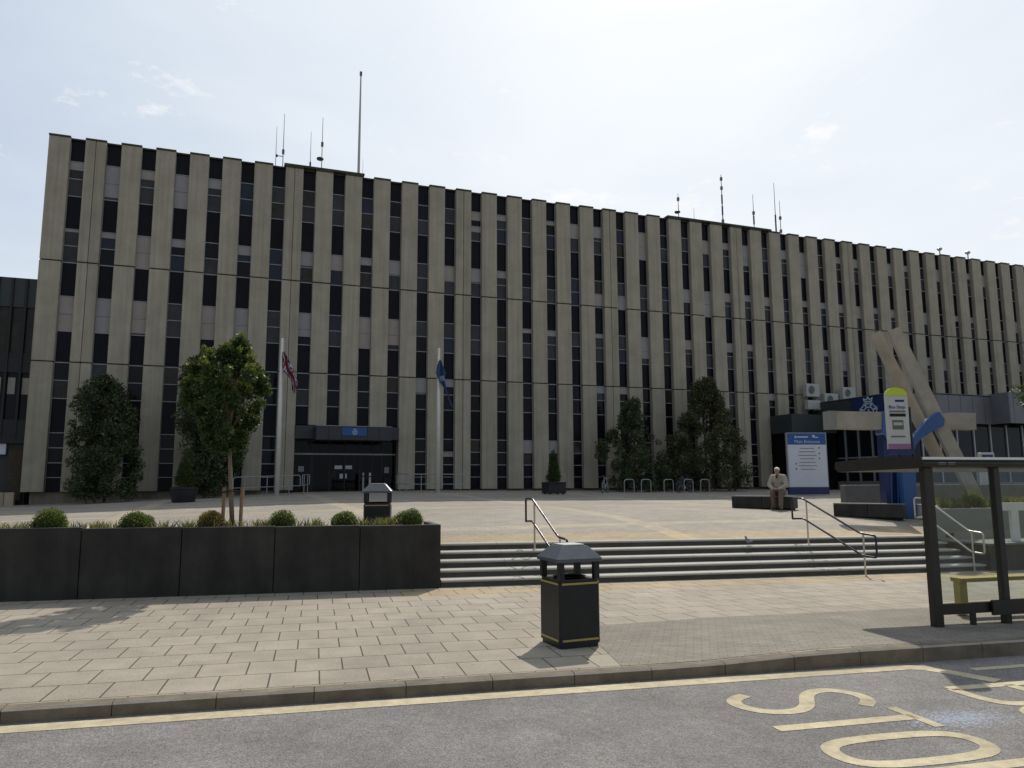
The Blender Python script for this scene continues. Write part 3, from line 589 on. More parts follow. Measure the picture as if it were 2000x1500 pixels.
def rows_from(px_rows, Y, P):
    ks = [(onY((a+b)/2, y, Y), abs(onY(a, y, Y).x-onY(b, y, Y).x)/2) for y, a, b in px_rows]; out = []
    for k in range(len(ks)-1):
        for t in range(5):
            f = t/5; A, B = ks[k], ks[k+1]; out.append((A[0].z*(1-f)+B[0].z*f-P.z, A[0].x*(1-f)+B[0].x*f-P.x, A[1]*(1-f)+B[1]*f))
    out.append((ks[-1][0].z-P.z, ks[-1][0].x-P.x, ks[-1][1])); return out
M_fr = mat('flag red', (.20, .035, .055), .8, .1); M_fw = mat('flag white', (.45, .40, .42), .8, .1); M_fb = mat('flag navy', (.02, .03, .12), .8, .1); M_fl = mat('flag blue', (.05, .08, .17), .8, .1); M_fl2 = mat('flag emblem pale', (.28, .36, .50), .8, .1)
def um(u, v):
    c = (v*3.1+u*.9) % 1; d = (v*3.1-u*.9) % 1
    if min(c, 1-c) < .10 or abs(u-.5) < .14: return M_fr
    if min(c, 1-c) < .2 or min(d, 1-d) < .14 or abs(u-.5) < .24: return M_fw
    return M_fb
o = flag_mesh(rows_from([(688, 549, 553), (700, 548, 561), (717, 548, 568), (728, 552, 573), (738, 563, 577), (750, 567, 580), (762, 568, 577), (768, 571, 574)], 39.0, P1f), um).build('flag', None, P1f+Vector((.05, -.14, 0))); tag(o, 'limp red, white and blue flag hanging from the left flagpole', 'flag')
o = flag_mesh(rows_from([(704, 855, 858), (715, 851, 862), (730, 849, 867), (738, 850, 867), (748, 857, 868), (760, 864, 869), (775, 871, 874), (790, 877, 880), (796, 881, 882)], 39.0, P2f), lambda u, v: M_fl2 if (.28 < v < .46 and .35 < u < .75) else M_fl).build('flag', None, P2f+Vector((.05, -.14, 0))); tag(o, 'limp blue flag with a pale emblem hanging from the right flagpole', 'flag')

# ---- roof masts
def mast(px, y0, y1, r, lab, parts, Y=YF+2.0, mt=None):
    Pt = onY(px, y0, Y); zb = H-.1; P = Vector((Pt.x, Y, zb)); h = Pt.z-zb; e_ = empty('roof_antenna' if r < .06 else 'roof_mast', P, 0, lab, 'antenna' if r < .06 else 'mast', 'aerials on the roof'); mb = MB()
    mt = mt or M_steel; r = r*.75 if r < .1 else r*.85; mb.tube([(0, 0, 0), (0, 0, h*.5), (0, 0, h)], [r, r*.8, r*.45], mt, 6); mb.build('pole', e_)
    for (f, kind) in parts:
        mb = MB(); z = h*f
        if kind == 'box': mb.box(-.07, .07, -.07, .07, z-.13, z+.13, M_clad)
        elif kind == 'dish': mb.lathe([(.05, z-.12), (.2, z-.05), (.22, z), (.2, z+.05), (.05, z+.12)], M_blackm, 10, c=(-.1, 0))
        elif kind == 'tube': mb.tube([(0, 0, z-.35), (0, 0, z+.35)], .06, M_cladd, 6)
        elif kind == 'arm': mb.tube([(-.35, 0, z), (0, 0, z)], .025, M_cladd, 5); mb.lathe([(.04, z-.08), (.08, z), (.04, z+.08)], M_blackm, 6, c=(-.35, 0))
        mb.build('aerial_head', e_)
mast(541, 247, 320, .035, 'thin faint aerial on the roof, leftmost of the left cluster', [(.12, 'tube')])
mast(556, 222, 320, .045, 'thin tall roof aerial with a side arm, beside the leftmost one', [(.35, 'arm'), (.42, 'box')])
mast(608, 257, 325, .035, 'short thin roof aerial between two taller ones in the left cluster', [(.3, 'tube')])
mast(631, 230, 330, .045, 'roof aerial carrying a round dark dish and small box', [(.38, 'dish'), (.6, 'box')])
mast(705, 142, 340, .11, 'tall thick pale mast standing on the roof, highest of all', [(.99, 'box')], mt=M_ac)
mast(709, 310, 341, .02, 'tiny stub aerial just right of the tall pale mast', [])
mast(1324, 378, 418, .05, 'short roof aerial with two dark heads, leftmost of the right cluster', [(.5, 'dish'), (.85, 'box')])
mast(1355, 406, 424, .03, 'very short faint rod on the roof right of the two headed aerial', [])
mast(1408, 341, 430, .07, 'tall lumpy aerial mast, highest of the right roof cluster', [(.25, 'box'), (.42, 'tube'), (.6, 'tube'), (.78, 'box'), (.93, 'box')])
mast(1470, 380, 438, .05, 'roof aerial with a thick dark middle in the right cluster', [(.45, 'tube'), (.6, 'box')])
mast(1511, 357, 445, .05, 'thin tapering roof aerial, left of the close pair at the cluster end', [(.25, 'tube'), (.4, 'tube')])
mast(1522, 392, 447, .05, 'shorter roof aerial with dark knobs, right of the close pair', [(.3, 'box'), (.6, 'box')])
for px, yt, lab in ((1835, 485, 'small round vent cowl on the roof edge, left of two'), (1890, 492, 'small round vent cowl on the roof edge, right of two')):
    Pt = onY(px, yt+3, YF+1.0); e_ = empty('roof_vent', Vector((Pt.x, YF+1.0, H-.16)), 0, lab, 'vent', 'vent cowls on the roof'); h = Pt.z-H+.16
    mb = MB(); mb.tube([(0, 0, 0), (0, 0, h)], .05, M_steel, 8); mb.build('pipe', e_); mb = MB(); mb.lathe([(.08, h-.08), (.2, h), (.2, h+.12), (.08, h+.2), (0, h+.22)], M_steel, 12); mb.build('cowl', e_)

# ================================================================== LEFT NEIGHBOUR
nb = empty('glass_building', (0, 0, 0), 0, 'dark glazed building with black mullions beyond the left end of the office block', 'building')
YN = 43.6; X1 = -9.9; X0 = -34
zt = onY(40, 543, YN).z; zA = onY(40, 600, YN).z; zBn = onY(40, 690, YN).z; zC = onY(40, 728, YN).z; zD = onY(40, 770, YN).z; zE = onY(40, 866, YN).z
mb = MB(); mb.box(X0, X1, YN+.3, YN+14, .4, zt-.1, M_cladd); mb.build('wall', nb)
mb = MB(); mb.box(X0, X1, YN, YN+.29, zA, zt, M_cladd); mb.box(X0, X1, YN-.02, YN+.29, zC, zBn, M_blackm); mb.box(X0, X1, YN-.05, YN+.29, zE, onY(40, 820, YN).z, M_blackm); mb.build('dark_band', nb)
mb = MB(); mb.box(X0, X1, YN+.1, YN+.2, zBn, zA, M_glassw); mb.build('upper_glazing', nb)
mb = MB(); mb.box(X0, X1, YN+.1, YN+.2, onY(40, 820, YN).z, zC, M_glass); mb.build('lower_glazing', nb)
x = X0; k = 0
while x < X1:
    mb = MB(); mb.box(x-.05, x+.05, YN-.1, YN+.1, zE+.3, zt-.05, M_blackm); mb.build('mullion', nb)
    if k % 1 == 0: mb = MB(); mb.box(x+.1, x+.42, YN+.07, YN+.095, zD, zC-.25, M_blind2); mb.build('blind', nb)
    x += .62; k += 1
mb = MB(); mb.box(X0, X1-.9, YN+.05, YN+.25, zE-.55, zE-.02, M_sgnw); mb.build('white_fascia', nb)
mb = MB(); mb.box(X1-.75, X1-.1, YN-.02, YN+.2, 1.3, zE-.3, M_darkbark); mb.build('timber_door', nb)
mb = MB(); mb.box(-16, XL-.3, YF+.2, YF+.5, .2, 1.72, M_brickt); tag(mb.build('block_wall'), 'low pale tan block wall at the far left beside the office block', 'wall')

# ================================================================== ANNEXE ON THE RIGHT
an = empty('annexe', (0, 0, 0), 0, 'low dark glazed annexe with grey metal fascia projecting from the right of the office block', 'building')
AX, AY, AZT, AZB = 38.6, 35.0, 7.6, 5.75
mb = MB(); mb.box(AX, 90, AY, YF+.35, AZT-.05, AZT+.05, M_roof); mb.build('roof', an)
mb = MB(); mb.box(AX, AX+.2, AY+.2, YF, AZB, AZT, M_cladd); mb.box(AX, 46.5, AY, AY+.2, AZB, AZT, M_clad); mb.box(46.5, 90, AY-1.2, AY-.999, AZB, AZT+.15, M_clad); mb.box(46.45, 46.6, AY-1.19, AY+.1, AZB, AZT+.14, M_clad)
x = AX+.9
while x < 62: yy = AY if x < 46.4 else AY-1.2; mb.box(x-.012, x+.012, yy-.004, yy+.02, AZB+.02, AZT-.02, M_joint); x += 1.05
fas = mb.build('fascia', an)
mb = MB(); yA, yB = onX(1748, 800, AX).y, onX(1663, 800, AX).y; cyy = onX(1697, 800, AX).y; mb.box(AX-.03, AX-.002, yA, yB, AZB+.05, AZT-.05, M_navy); sub = MB(); crest(sub, 0, 0, 1, 0, M_pale)
for v in range(len(sub.v)): a_, _, c_ = sub.v[v]; sub.v[v] = (AX-.036, cyy-a_*.95, AZB+.85+c_*.78)
mb.add(sub.v, sub.f, M_pale); mb.build('crest_panel', fas)
mb = MB(); mb.box(AX+.35, AX+.4, AY+.4, YF, 1.4, AZB, M_glass); mb.box(AX+.4, 90, AY+.35, AY+.4, 1.4, AZB, M_glass); gl = mb.build('glazing', an)
mb = MB(); y = AY+.4
while y < YF: mb.box(AX+.26, AX+.36, y-.05, y+.05, 1.5, AZB, M_steel); y += 1.15
x = AX+.4
while x < 70: mb.box(x-.05, x+.05, AY+.26, AY+.36, 1.5, AZB, M_steel); x += 1.5
mb.box(AX+.27, AX+.35, AY+.4, YF, 3.6, 3.7, M_steel); mb.build('frame', gl)
mb = MB(); mb.box(AX-.05, AX+.45, AY, YF, .8, 2.1, M_gran); mb.box(AX, 90, AY, AY+.45, .8, 2.0, M_gran); mb.build('plinth', an)
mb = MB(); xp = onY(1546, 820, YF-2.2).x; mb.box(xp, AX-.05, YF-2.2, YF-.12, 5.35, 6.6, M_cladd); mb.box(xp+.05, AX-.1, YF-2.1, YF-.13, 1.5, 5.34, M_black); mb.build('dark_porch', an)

# ---- air conditioners
def acunit(name, P, ww, hh, lab, fan=True):
    e_ = empty('air_conditioner', P, 0, lab, 'air conditioner', 'air conditioners on the office block wall'); mb = MB(); mb.cbox(-ww/2, ww/2, -.35, 0, 0, hh, M_ac, .02); mb.build('casing', e_)
    if fan:
        mb = MB(); mb.add([(v[0], -.354, v[1]) for v in [(ww*.0+.30*hh*math.cos(2*PI*k/20)-ww*.12, hh*.52+.33*hh*math.sin(2*PI*k/20)) for k in range(20)]], [tuple(range(20))], M_cladd); 
        for r in (.1, .2, .3): mb.torus(r*hh, .012, M_ac, (-ww*.12, -.362, hh*.52), 20, 5)
        mb.build('fan_grille', e_)
    mb = MB(); mb.box(-ww/2+.08, -ww/2+.12, -.34, .3, -.06, -.004, M_steel); mb.box(ww/2-.12, ww/2-.08, -.34, .3, -.06, -.004, M_steel); mb.build('bracket', e_)
for (xa, xb, ya, yb, Y, fan, lab) in ((1571, 1595, 751, 775, YF-.5, True, 'white air conditioner with a round fan, topmost on the wall'), (1574, 1598, 783, 800, YF-.5, False, 'pale boxy air conditioner hung directly below the topmost one'),
                          (1607, 1632, 770, 793, YF-.5, True, 'white air conditioner partly behind the end of the annexe roof'), (1642, 1665, 758, 780, YF-.5, True, 'white air conditioner standing over the annexe roof, farthest right')):
    A = onY(xa, yb, Y); B = onY(xb, ya, Y); acunit('air_conditioner', Vector(((A.x+B.x)/2, Y+.1, A.z)), B.x-A.x, B.z-A.z, lab, fan)

# ================================================================== STAIRS
stc = empty('staircase', (OX, OY, 0), SA, 'wide flight of five granite steps from the pavement up to the plaza', 'stairs')
RQ = [.05, .42, .79, 1.16, 1.53]
for k in range(5):
    mb = MB(); q0 = RQ[k]; q1 = RQ[k+1]+.06 if k < 4 else 1.70; 
    segs = ax(0.02, 13.45, 9)
    for a, b_ in zip(segs[:-1], segs[1:]):
        z1 = .15*(k+1)-.008*(a+b_)/2; z0 = z1-.15-.06; g = .003; dq = random.uniform(-.004, .004)
        vs = []
        for u in (a+g, b_-g):
            zt_ = .15*(k+1)-.008*u; vs += [(u, q0+dq+.045, zt_-.22), (u, q0+dq+.045, zt_-.058), (u, q0+dq+.012, zt_-.055), (u, q0+dq, zt_-.042), (u, q0+dq+.006, zt_-.018), (u, q0+dq+.028, zt_-.003), (u, q0+dq+.05, zt_), (u, q1, zt_), (u, q1, zt_-.22)]
        n9 = 9
        mb.add(vs, [(0, n9, n9+1, 1), (1, n9+1, n9+2, 2)], M_riser); mb.add(vs, [(m_, n9+m_, n9+m_+1, m_+1) for m_ in range(2, 8)]+[tuple(range(9)), tuple(range(17, 8, -1))], M_granhi)  # riser shade and sunlit nosing put into two granite tones
    mb.build('step', stc)

# ================================================================== LEFT PLANTER
pl = empty('raised_planter', (OX, OY, 0), SA, 'long dark granite planter wall along the pavement left of the steps', 'planter')
WT = 1.235; js = [-40, -30, -24, -18, -14, -11]+[st(*onQ(px, 1100, 0)[:2])[0] for px in (155, 352, 535, 702)]+[0]
for a, b_ in zip(js[:-1], js[1:]):
    mb = MB(); dq = random.uniform(-.006, .006); mb.cbox(a+.006, b_-.006, dq, .14, -.3, WT-.008*(b_+a)/2*1.0+0, M_dgran, .008); mb.build('granite_panel', pl)
mb = MB(); mb.box(-40, -.15, .12, .135, -.2, WT-.05, M_joint); mb.cbox(-.14, -.004, .142, 1.48, -.2, WT, M_dgran, .008); mb.box(-40, -.142, 1.34, 1.479, 0, 1.17, M_dgran); mb.build('back_wall', pl)
grid('soil', ax(-40, -.142, 60), ax(.1405, 1.339, 4), lambda p, q: (p, q, 1.12+.03*math.sin(p*3.1)*math.sin(q*5)), M_soil, pl)
# grasses
def tufts(name, spots, n, h, mts, parent=None, lab=None, loc=None, rz=0, w=.012):
    V = []; 
    mb = {}
    for mt, share in mts:
        m_ = int(n*share); k = rng.integers(0, len(spots), m_); S_ = np.array([s_[:3] for s_ in spots])[k]; R_ = np.array([s_[3] for s_ in spots])[k]
        a = rng.uniform(0, 2*PI, m_); r = R_*np.sqrt(rng.uniform(0, 1, m_)); B = S_+np.stack([r*np.cos(a), r*np.sin(a)*.8, 0*a], 1)
        lean = rng.normal(size=(m_, 3))*.35; lean[:, 2] = 1; hh = (h*rng.uniform(.35, 1.1, m_))[:, None]; T = B+lean*hh; sd = np.stack([np.cos(a+1), np.sin(a+1), 0*a], 1)*w
        Mid = B+lean*hh*.5*np.array([.6, .6, 1.1]); mb[mt] = np.stack([B-sd*.6, Mid+sd, T, Mid-sd], 1).reshape(-1, 3)
    allV = np.concatenate(list(mb.values())); o = leaf_obj(name, allV, list(mb)[0], parent)
    for mt in list(mb)[1:]: o.data.materials.append(mt)
    idx = np.concatenate([np.full(len(v)//4, i) for i, v in enumerate(mb.values())]); o.data.polygons.foreach_set('material_index', idx.astype(np.int32))
    if loc is not None: o.location = loc; o.rotation_euler.z = rz
    return o
spots = []
for k in range(230):
    p = random.uniform(-20, -.4)
    spots.append((p, random.uniform(.25, 1.2), 1.12, random.uniform(.08, .22)))
M_straw = mat('dry grass blade', (.30, .24, .12), .7, .2, trans=.3, island=.4)
o = tufts('planter_grass', spots, 9000, .27, [(M_gleaf, .6), (M_straw, .18), (M_purp, .22)], loc=(OX, OY, 0), rz=SA, w=.010); tag(o, 'loose green and purple ground plants filling the dark planter', 'ground plants', kind='stuff')
def boxball(P, r, mt, lab, name='box_ball'):
    e_ = empty(name, P, 0, lab, 'shrub', 'clipped balls in the planter'); C_ = [(0, 0, r*.75)]+[(random.uniform(-1, 1)*r*.22, random.uniform(-1, 1)*r*.22, r*.75+random.uniform(-.2, .2)*r) for _ in range(4)]
    V = leaves(C_, [r*.95]+[r*.84]*4, int(6000*(r/.28)**2), .026, 1, .78); leaf_obj('foliage', V, mt, e_)
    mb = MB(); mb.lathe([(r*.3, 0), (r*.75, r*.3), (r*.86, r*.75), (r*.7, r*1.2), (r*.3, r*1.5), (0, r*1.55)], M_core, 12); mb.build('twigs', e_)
for (px, py, d, q, mt, lab) in ((96, 1025, 56, .45, M_box, 'clipped green ball shrub nearest the left edge of the planter'), (262, 1023, 48, .4, M_box, 'front clipped green ball of the pair left of the stakes'), (282, 1019, 36, .95, M_box, 'rear half hidden ball of the pair left of the stakes'),
                       (414, 1018, 44, .5, M_boxb, 'browning clipped ball shrub beside the left tree stake'), (551, 1018, 42, .5, M_box, 'clipped green ball shrub right of the staked tree'), (676, 1015, 38, .4, M_box, 'front clipped ball left of the plaza bin'),
                       (664, 1011, 32, .85, M_box, 'rear clipped ball left of the plaza bin'), (804, 1010, 42, .4, M_box, 'front clipped ball at the right end of the planter'), (788, 1007, 34, .85, M_box, 'rear clipped ball at the right end of the planter')):
    P = onQ(px, py, q); dist = (P-CAM).dot(FW); boxball(Vector((P.x, P.y, 1.12)), d/2*dist/F*1.16, mt, lab)

# ================================================================== TREES
def env_crown(rows, Y, depth, nclump, size, nleaf, useD=False):
    """rows: (pixel y, x0, x1) survey of the outline at plane Y -> clump centres"""
    pts = []; R_ = []
    rows = sorted(rows)
    for k_ in range(nclump):
        y = rows[0][0]+(rows[-1][0]-rows[0][0])*(k_+random.random())/nclump; k = max(i for i in range(len(rows)-1) if rows[i][0] <= y); f = (y-rows[k][0])/(rows[k+1][0]-rows[k][0])
        a = rows[k][1]*(1-f)+rows[k+1][1]*f; b_ = rows[k][2]*(1-f)+rows[k+1][2]*f; u = (k_*.618034+random.uniform(-.08, .08)) % 1; A = onY(a, y, Y); B = onY(b_, y, Y); wv = abs(B.x-A.x)
        r = min(size*random.uniform(.45, 1.35), wv*.42); x = A.x+r*.7+(B.x-A.x-1.4*r)*u; dd = (min(wv, depth)/2-r*.5)*math.sqrt(max(0, 1-(2*u-1)**2))*random.uniform(-1, 1)
        pts.append((x, Y+dd, A.z)); R_.append(r)
    return pts, R_
def bush(name, rows, Y, base_px, size, nclump, nleaf, mt, lsize, lab, cat='tree', grp=None, depth=4, trunk=.07, shell=.35):
    B = colY(base_px, Y); e_ = empty(name, B, 0, lab, cat, grp); P, R_ = env_crown(rows, Y, depth, nclump, size, nleaf)
    Pl = [(x-B.x, y-B.y, z-B.z) for x, y, z in P]
    mb = MB(); top = max(p[2] for p in Pl); mb.tube([(0, 0, -.1), (.08, .03, top*.4), (-.05, 0, top*.75)], [trunk, trunk*.7, trunk*.3], M_darkbark, 8)
    for p in random.sample(Pl, min(18, len(Pl))): limbs(mb, (0.03, 0, min(top*.6, max(.2, p[2]*.5))), [p], trunk*.45, M_darkbark)
    mb.build('trunk', e_); V = leaves(Pl, R_, nleaf, lsize, 1, shell); leaf_obj('crown', V, mt, e_); return e_
bush('evergreen_tree', [(736, 190, 212), (755, 172, 252), (775, 134, 258), (800, 126, 270), (830, 134, 272), (860, 132, 280), (900, 124, 282), (940, 122, 280), (966, 134, 274)], 40.2, 205, .40, 120, 21000, M_dleaf, .125, 'broad dark evergreen tree against the wall at the far left', grp='evergreen trees against the office block')
bush('evergreen_tree', [(700, 372, 400), (740, 345, 420), (790, 338, 450), (840, 338, 480), (880, 345, 492), (920, 352, 470), (958, 365, 450)], 40.6, 400, .40, 110, 17000, M_dleaf, .125, 'dark evergreen tree against the wall, half hidden by the staked young tree', grp='evergreen trees against the office block')
bush('evergreen_tree', [(788, 1218, 1248), (810, 1212, 1256), (840, 1198, 1262), (868, 1168, 1292), (900, 1166, 1308), (925, 1188, 1306), (955, 1198, 1302)], 40.2, 1240, .40, 95, 15000, M_dleaf, .135, 'smaller dark evergreen tree behind the cycle stands', grp='evergreen trees against the office block')
bush('evergreen_tree', [(742, 1376, 1392), (760, 1352, 1406), (790, 1350, 1412), (820, 1320, 1420), (850, 1306, 1438), (880, 1300, 1448), (915, 1298, 1460), (954, 1302, 1456)], 40.2, 1380, .44, 150, 25000, M_mleaf, .135, 'largest dark olive tree against the wall, right of the cycle stands', grp='evergreen trees against the office block', depth=4.5)
# staked young tree in the planter
Q = .75; Bp = onQ(455, 1030, Q); Bp.z = 1.12; yt = empty('young_tree', Bp, 0, 'young leafy tree with pale trunk staked in the dark planter', 'tree')
def ly(px, py): P = onQ(px, py, Q)-Bp; return P
mb = MB(); tk = [ly(455, 1030)*1, ly(451, 960), ly(449, 890), ly(446, 850), ly(444, 790)]; tk[0] = Vector((0, 0, -.05)); mb.tube(tk, [.05, .045, .038, .034, .02], M_bark, 10)
cl = []; cr_ = []
rowsT = [(668, 462, 478), (685, 455, 484), (700, 388, 488), (715, 376, 500), (735, 368, 516), (765, 362, 524), (795, 364, 522), (825, 374, 510), (850, 392, 492), (872, 420, 480), (900, 430, 470)]
for k_ in range(150):
    y = 668+208*(k_+random.random())/150; k = max(i for i in range(len(rowsT)-1) if rowsT[i][0] <= y); f = (y-rowsT[k][0])/(rowsT[k+1][0]-rowsT[k][0]); a = rowsT[k][1]*(1-f)+rowsT[k+1][1]*f; b_ = rowsT[k][2]*(1-f)+rowsT[k+1][2]*f
    u = (k_*.618034+random.uniform(-.1, .1)) % 1; px = a+5+(b_-a-10)*u; P = ly(px, y); hw = (b_-a)/2*.0102; P += Vector((-SS, SC, 0))*random.uniform(-1, 1)*hw*math.sqrt(max(.05, 1-(2*u-1)**2)); cl.append(tuple(P)); cr_.append(random.uniform(.07, .19))
limbs(mb, tk[3], [Vector(c) for c in random.sample(cl, 26)], .02, M_bark, .08); mb.build('trunk', yt, smooth=True)
V = leaves(cl, cr_, 30000, .062, 1, .1); leaf_obj('crown', V, M_leaf, yt)
tips = [c for c in cl if c[2] > 2.6]; tips = [(c[0]+random.uniform(-.1, .1), c[1]+random.uniform(-.1, .1), c[2]+random.uniform(.05, .18)) for c in tips]
leaf_obj('new_growth', leaves(tips, [random.uniform(.06, .12) for _ in tips], 5000, .06, 1, .1), mat('fresh leaf', (.11, .14, .035), .5, .3, trans=.35, island=.4), yt)
for px, lab in ((434, 'rough timber stake left of the young tree trunk'), (469, 'rough timber stake right of the young tree trunk')):
    P = onQ(px, 1028, Q-.05); P.z = 1.1; hh = onQ(px, 952, Q-.05).z-P.z; mb = MB(); mb.tube([(0, 0, -.1), (.01, 0, hh)], .035, M_wood, 8); o = mb.build('tree_stake', None, P); tag(o, lab, 'stake', 'stakes of the young tree')
mb = MB(); mb.tube([onQ(434, 962, Q-.06)-Bp, onQ(450, 958, Q-.12)-Bp, onQ(469, 960, Q-.06)-Bp], .018, M_blackm, 6); mb.build('tree_tie', yt)
# sprig of tree at the right edge of the picture
bs = onD(2122, 950, 19.5); bs.z = zpl(bs.x, bs.y)
rt = empty('young_tree', bs, 0, 'sunlit green tree just entering the right edge', 'tree'); mb = MB(); mb.tube([(0, 0, 0), (.05, 0, 2), (0, .05, 4.2)], [.07, .05, .03], M_bark, 8); cl = [(random.gauss(0, .5), random.gauss(0, .5), random.uniform(2.3, 4.9)) for _ in range(60)]; limbs(mb, (0.05, 0, 2), random.sample(cl, 14), .02, M_bark); mb.build('trunk', rt)
leaf_obj('crown', leaves(cl, [.22]*60, 6500, .08, 1, .2), M_leaf, rt)
# cone shrubs in pots
def cone(P, r, z0, h, lab, pot):
    e_ = empty('potted_conifer', P, 0, lab, 'potted plant'); mb = MB()
    if pot == 'round': mb.lathe([(r*.72, 0), (r*.85, .02), (r*.95, z0*.45), (r, z0*.8), (r*1.04, z0*.86), (r*1.04, z0), (r*.92, z0), (r*.9, z0-.08)], M_blackm, 28); mb.build('pot', e_, smooth=False)
    else:
        for sx in (-1, 1):
            for sy in (-1, 1): mb.box(sx*r*.75-.06, sx*r*.75+.06, sy*r*.75-.06, sy*r*.75+.06, 0, .06, M_blackm)
        mb.cbox(-r, r, -r, r, .05, z0-.08, M_blackm, .02); mb.cbox(-r*1.03, r*1.03, -r*1.03, r*1.03, z0-.079, z0, M_blackm, .01); mb.build('pot', e_)
    mb = MB(); mb.lathe([(.03, z0-.1), (.03, z0+.3)], M_darkbark, 6); mb.build('stem', e_)
    C_ = []; R_ = []; rb = r*.68
    for _ in range(150): t = random.random()**1.3; rr = rb*(1-t)**.85*.82+.05; a = random.uniform(0, 2*PI); C_.append((rr*math.cos(a)*.85, rr*math.sin(a)*.85, z0+.12+h*t*.95)); R_.append(.08+.12*(1-t))
    leaf_obj('foliage', leaves(C_, R_, 6500, .055, 1.2, .3), M_cleaf, e_)
P = hit(358, 981); cone(P, .56, .66, 1.45, 'conical green shrub in a round black pot left of the young tree', 'round')
P = hit(1082, 965); cone(P, .50, .64, 1.65, 'conical green shrub in a square black planter before the wall', 'square')

# ================================================================== BINS
def litter_bin(P, rz, lab):
    e_ = empty('litter_bin', P, rz, lab, 'litter bin', 'black litter bins with pitched lids')
    c = .025; w_ = .29
    def oct_(w, c): return [(-w+c, -w), (w-c, -w), (w, -w+c), (w, w-c), (w-c, w), (-w+c, w), (-w, w-c), (-w, -w+c)]
    mb = MB(); mb.prism(oct_(w_-.015, c), 0, .05, M_blackm); mb.prism(oct_(w_, c), .051, .80, M_bin); 
    mb.prism(oct_(w_-.012, c), .801, .84, M_bin); mb.build('body', e_)
    for z in (.10, .79):
        mb = MB()
        for s_ in (-1, 1): mb.box(-w_+c+.01, w_-c-.01, s_*(w_+.004)-.003, s_*(w_+.004)+.003, z-.012, z+.012, M_gold); mb.box(s_*(w_+.004)-.003, s_*(w_+.004)+.003, -w_+c+.01, w_-c-.01, z-.012, z+.012, M_gold)
        mb.build('gold_band', e_)
    for sx in (-1, 1):
        for sy in (-1, 1): mb = MB(); mb.box(sx*.252-.036, sx*.252+.036, sy*.252-.036, sy*.252+.036, .841, 1.06, M_bin); mb.build('lid_post', e_)
    mb = MB(); A = oct_(w_+.035, c); n = 8; z0, z1, z2 = 1.06, 1.10, 1.25; B = [(x*.56, y*.56) for x, y in A]
    mb.add([(x, y, z0) for x, y in A]+[(x, y, z1) for x, y in A]+[(x, y, z2) for x, y in B], [tuple(range(7, -1, -1)), tuple(range(16, 24))]+[(i, (i+1) % 8, 8+(i+1) % 8, 8+i) for i in range(8)]+[(8+i, 8+(i+1) % 8, 16+(i+1) % 8, 16+i) for i in range(8)], M_binroof)
    lid = mb.build('lid', e_); mb = MB(); mb.cbox(-.15, .15, -.15, .15, 1.2505, 1.27, M_ac, .008); mb.build('stub_plate', lid)
    mb = MB(); mb.lathe([(.2, .845), (.22, .86), (.19, .86), (.19, .845)], M_blackm, 16); mb.build('rim', e_)
    return e_
Pb = hit(1113, 1262, zpav); b1 = litter_bin(Vector((Pb.x+.06, Pb.y+.12, zpav(Pb.x, Pb.y))), math.radians(3), 'black litter bin with gold bands standing on the pavement near the kerb')
Pb = onQ(738, 990, 2.0); b2 = copy_tree(b1, Vector((Pb.x, Pb.y, zpl(Pb.x, Pb.y))), math.radians(-14)); b2['label'] = 'black litter bin on the plaza behind the planter, its top showing above the plants'

# ================================================================== BENCHES, PERSON
BD = Vector((.53, -.85, 0)).normalized(); BN = Vector((-.85, -.53, 0)).normalized(); BRZ = math.atan2(BD.y, BD.x)
def bench(c, L_, lab, hd=None):
    z = zpl(c.x, c.y)-.03; e_ = empty('granite_bench', Vector((c.x, c.y, z)), BRZ if hd is None else hd, lab, 'bench', 'dark granite benches on the plaza'); mb = MB()
    n = 2
    for k in range(n): a = -L_/2+L_*k/n; mb.cbox(a+.003, a+L_/n-.003, -.25, .25, .06, .44, M_dgran, .012)
    mb.build('block', e_); mb = MB(); mb.box(-L_/2+.001, L_/2-.001, -.252, .252, .4405, .475, M_gran); mb.build('seat_slab', e_)
    mb = MB(); mb.box(-L_/2+.08, L_/2-.08, -.2, .2, 0, .06, M_joint); mb.build('recessed_foot', e_); return z
A = hit(1437, 990); B = hit(1545, 1000); fc = (A+B)/2; zb1 = bench(Vector((fc.x, fc.y, 0))-BN*.25, 2.15, 'dark granite bench with the seated man at its end')
A = hit(1630, 1008); B = hit(1763, 1019); fc2 = (A+B)/2; bench(Vector((fc2.x, fc2.y, 0))-BN*.25, 1.95, 'dark granite bench right of the seated man, by the blue column', math.atan2((B-A).y, (B-A).x))

def sph(c, r, n=12, m=8):
    c = Vector(c); r = Vector(r); vs = [tuple(c+Vector((0, 0, -r.z)))]; fs = []
    for j in range(1, m):
        for i in range(n): a = 2*PI*i/n; t = -PI/2+PI*j/m; vs.append((c.x+r.x*math.cos(t)*math.cos(a), c.y+r.y*math.cos(t)*math.sin(a), c.z+r.z*math.sin(t)))
    vs.append(tuple(c+Vector((0, 0, r.z)))); T = len(vs)-1
    for i in range(n): fs.append((0, 1+(i+1) % n, 1+i)); fs.append((T, T-n+i, T-n+(i+1) % n))
    for j in range(m-2):
        for i in range(n): a = 1+j*n+i; b_ = 1+j*n+(i+1) % n; fs.append((a, b_, b_+n, a+n))
    return vs, fs
def limb(pts, rad, n=14):
    """closed tapering limb: joints as spheres, segments as cones, later fused by a voxel remesh"""
    m = MB(); rad = list(rad)
    for p, r in zip(pts, rad): v_, f_ = sph(p, (r, r, r), n, 10); m.add(v_, f_, None)
    for a in range(len(pts)-1):
        A, B = Vector(pts[a]), Vector(pts[a+1])
        if (B-A).length > 1e-4: m.tube([A, B], [rad[a], rad[a+1]], None, n)
    return m.v, m.f
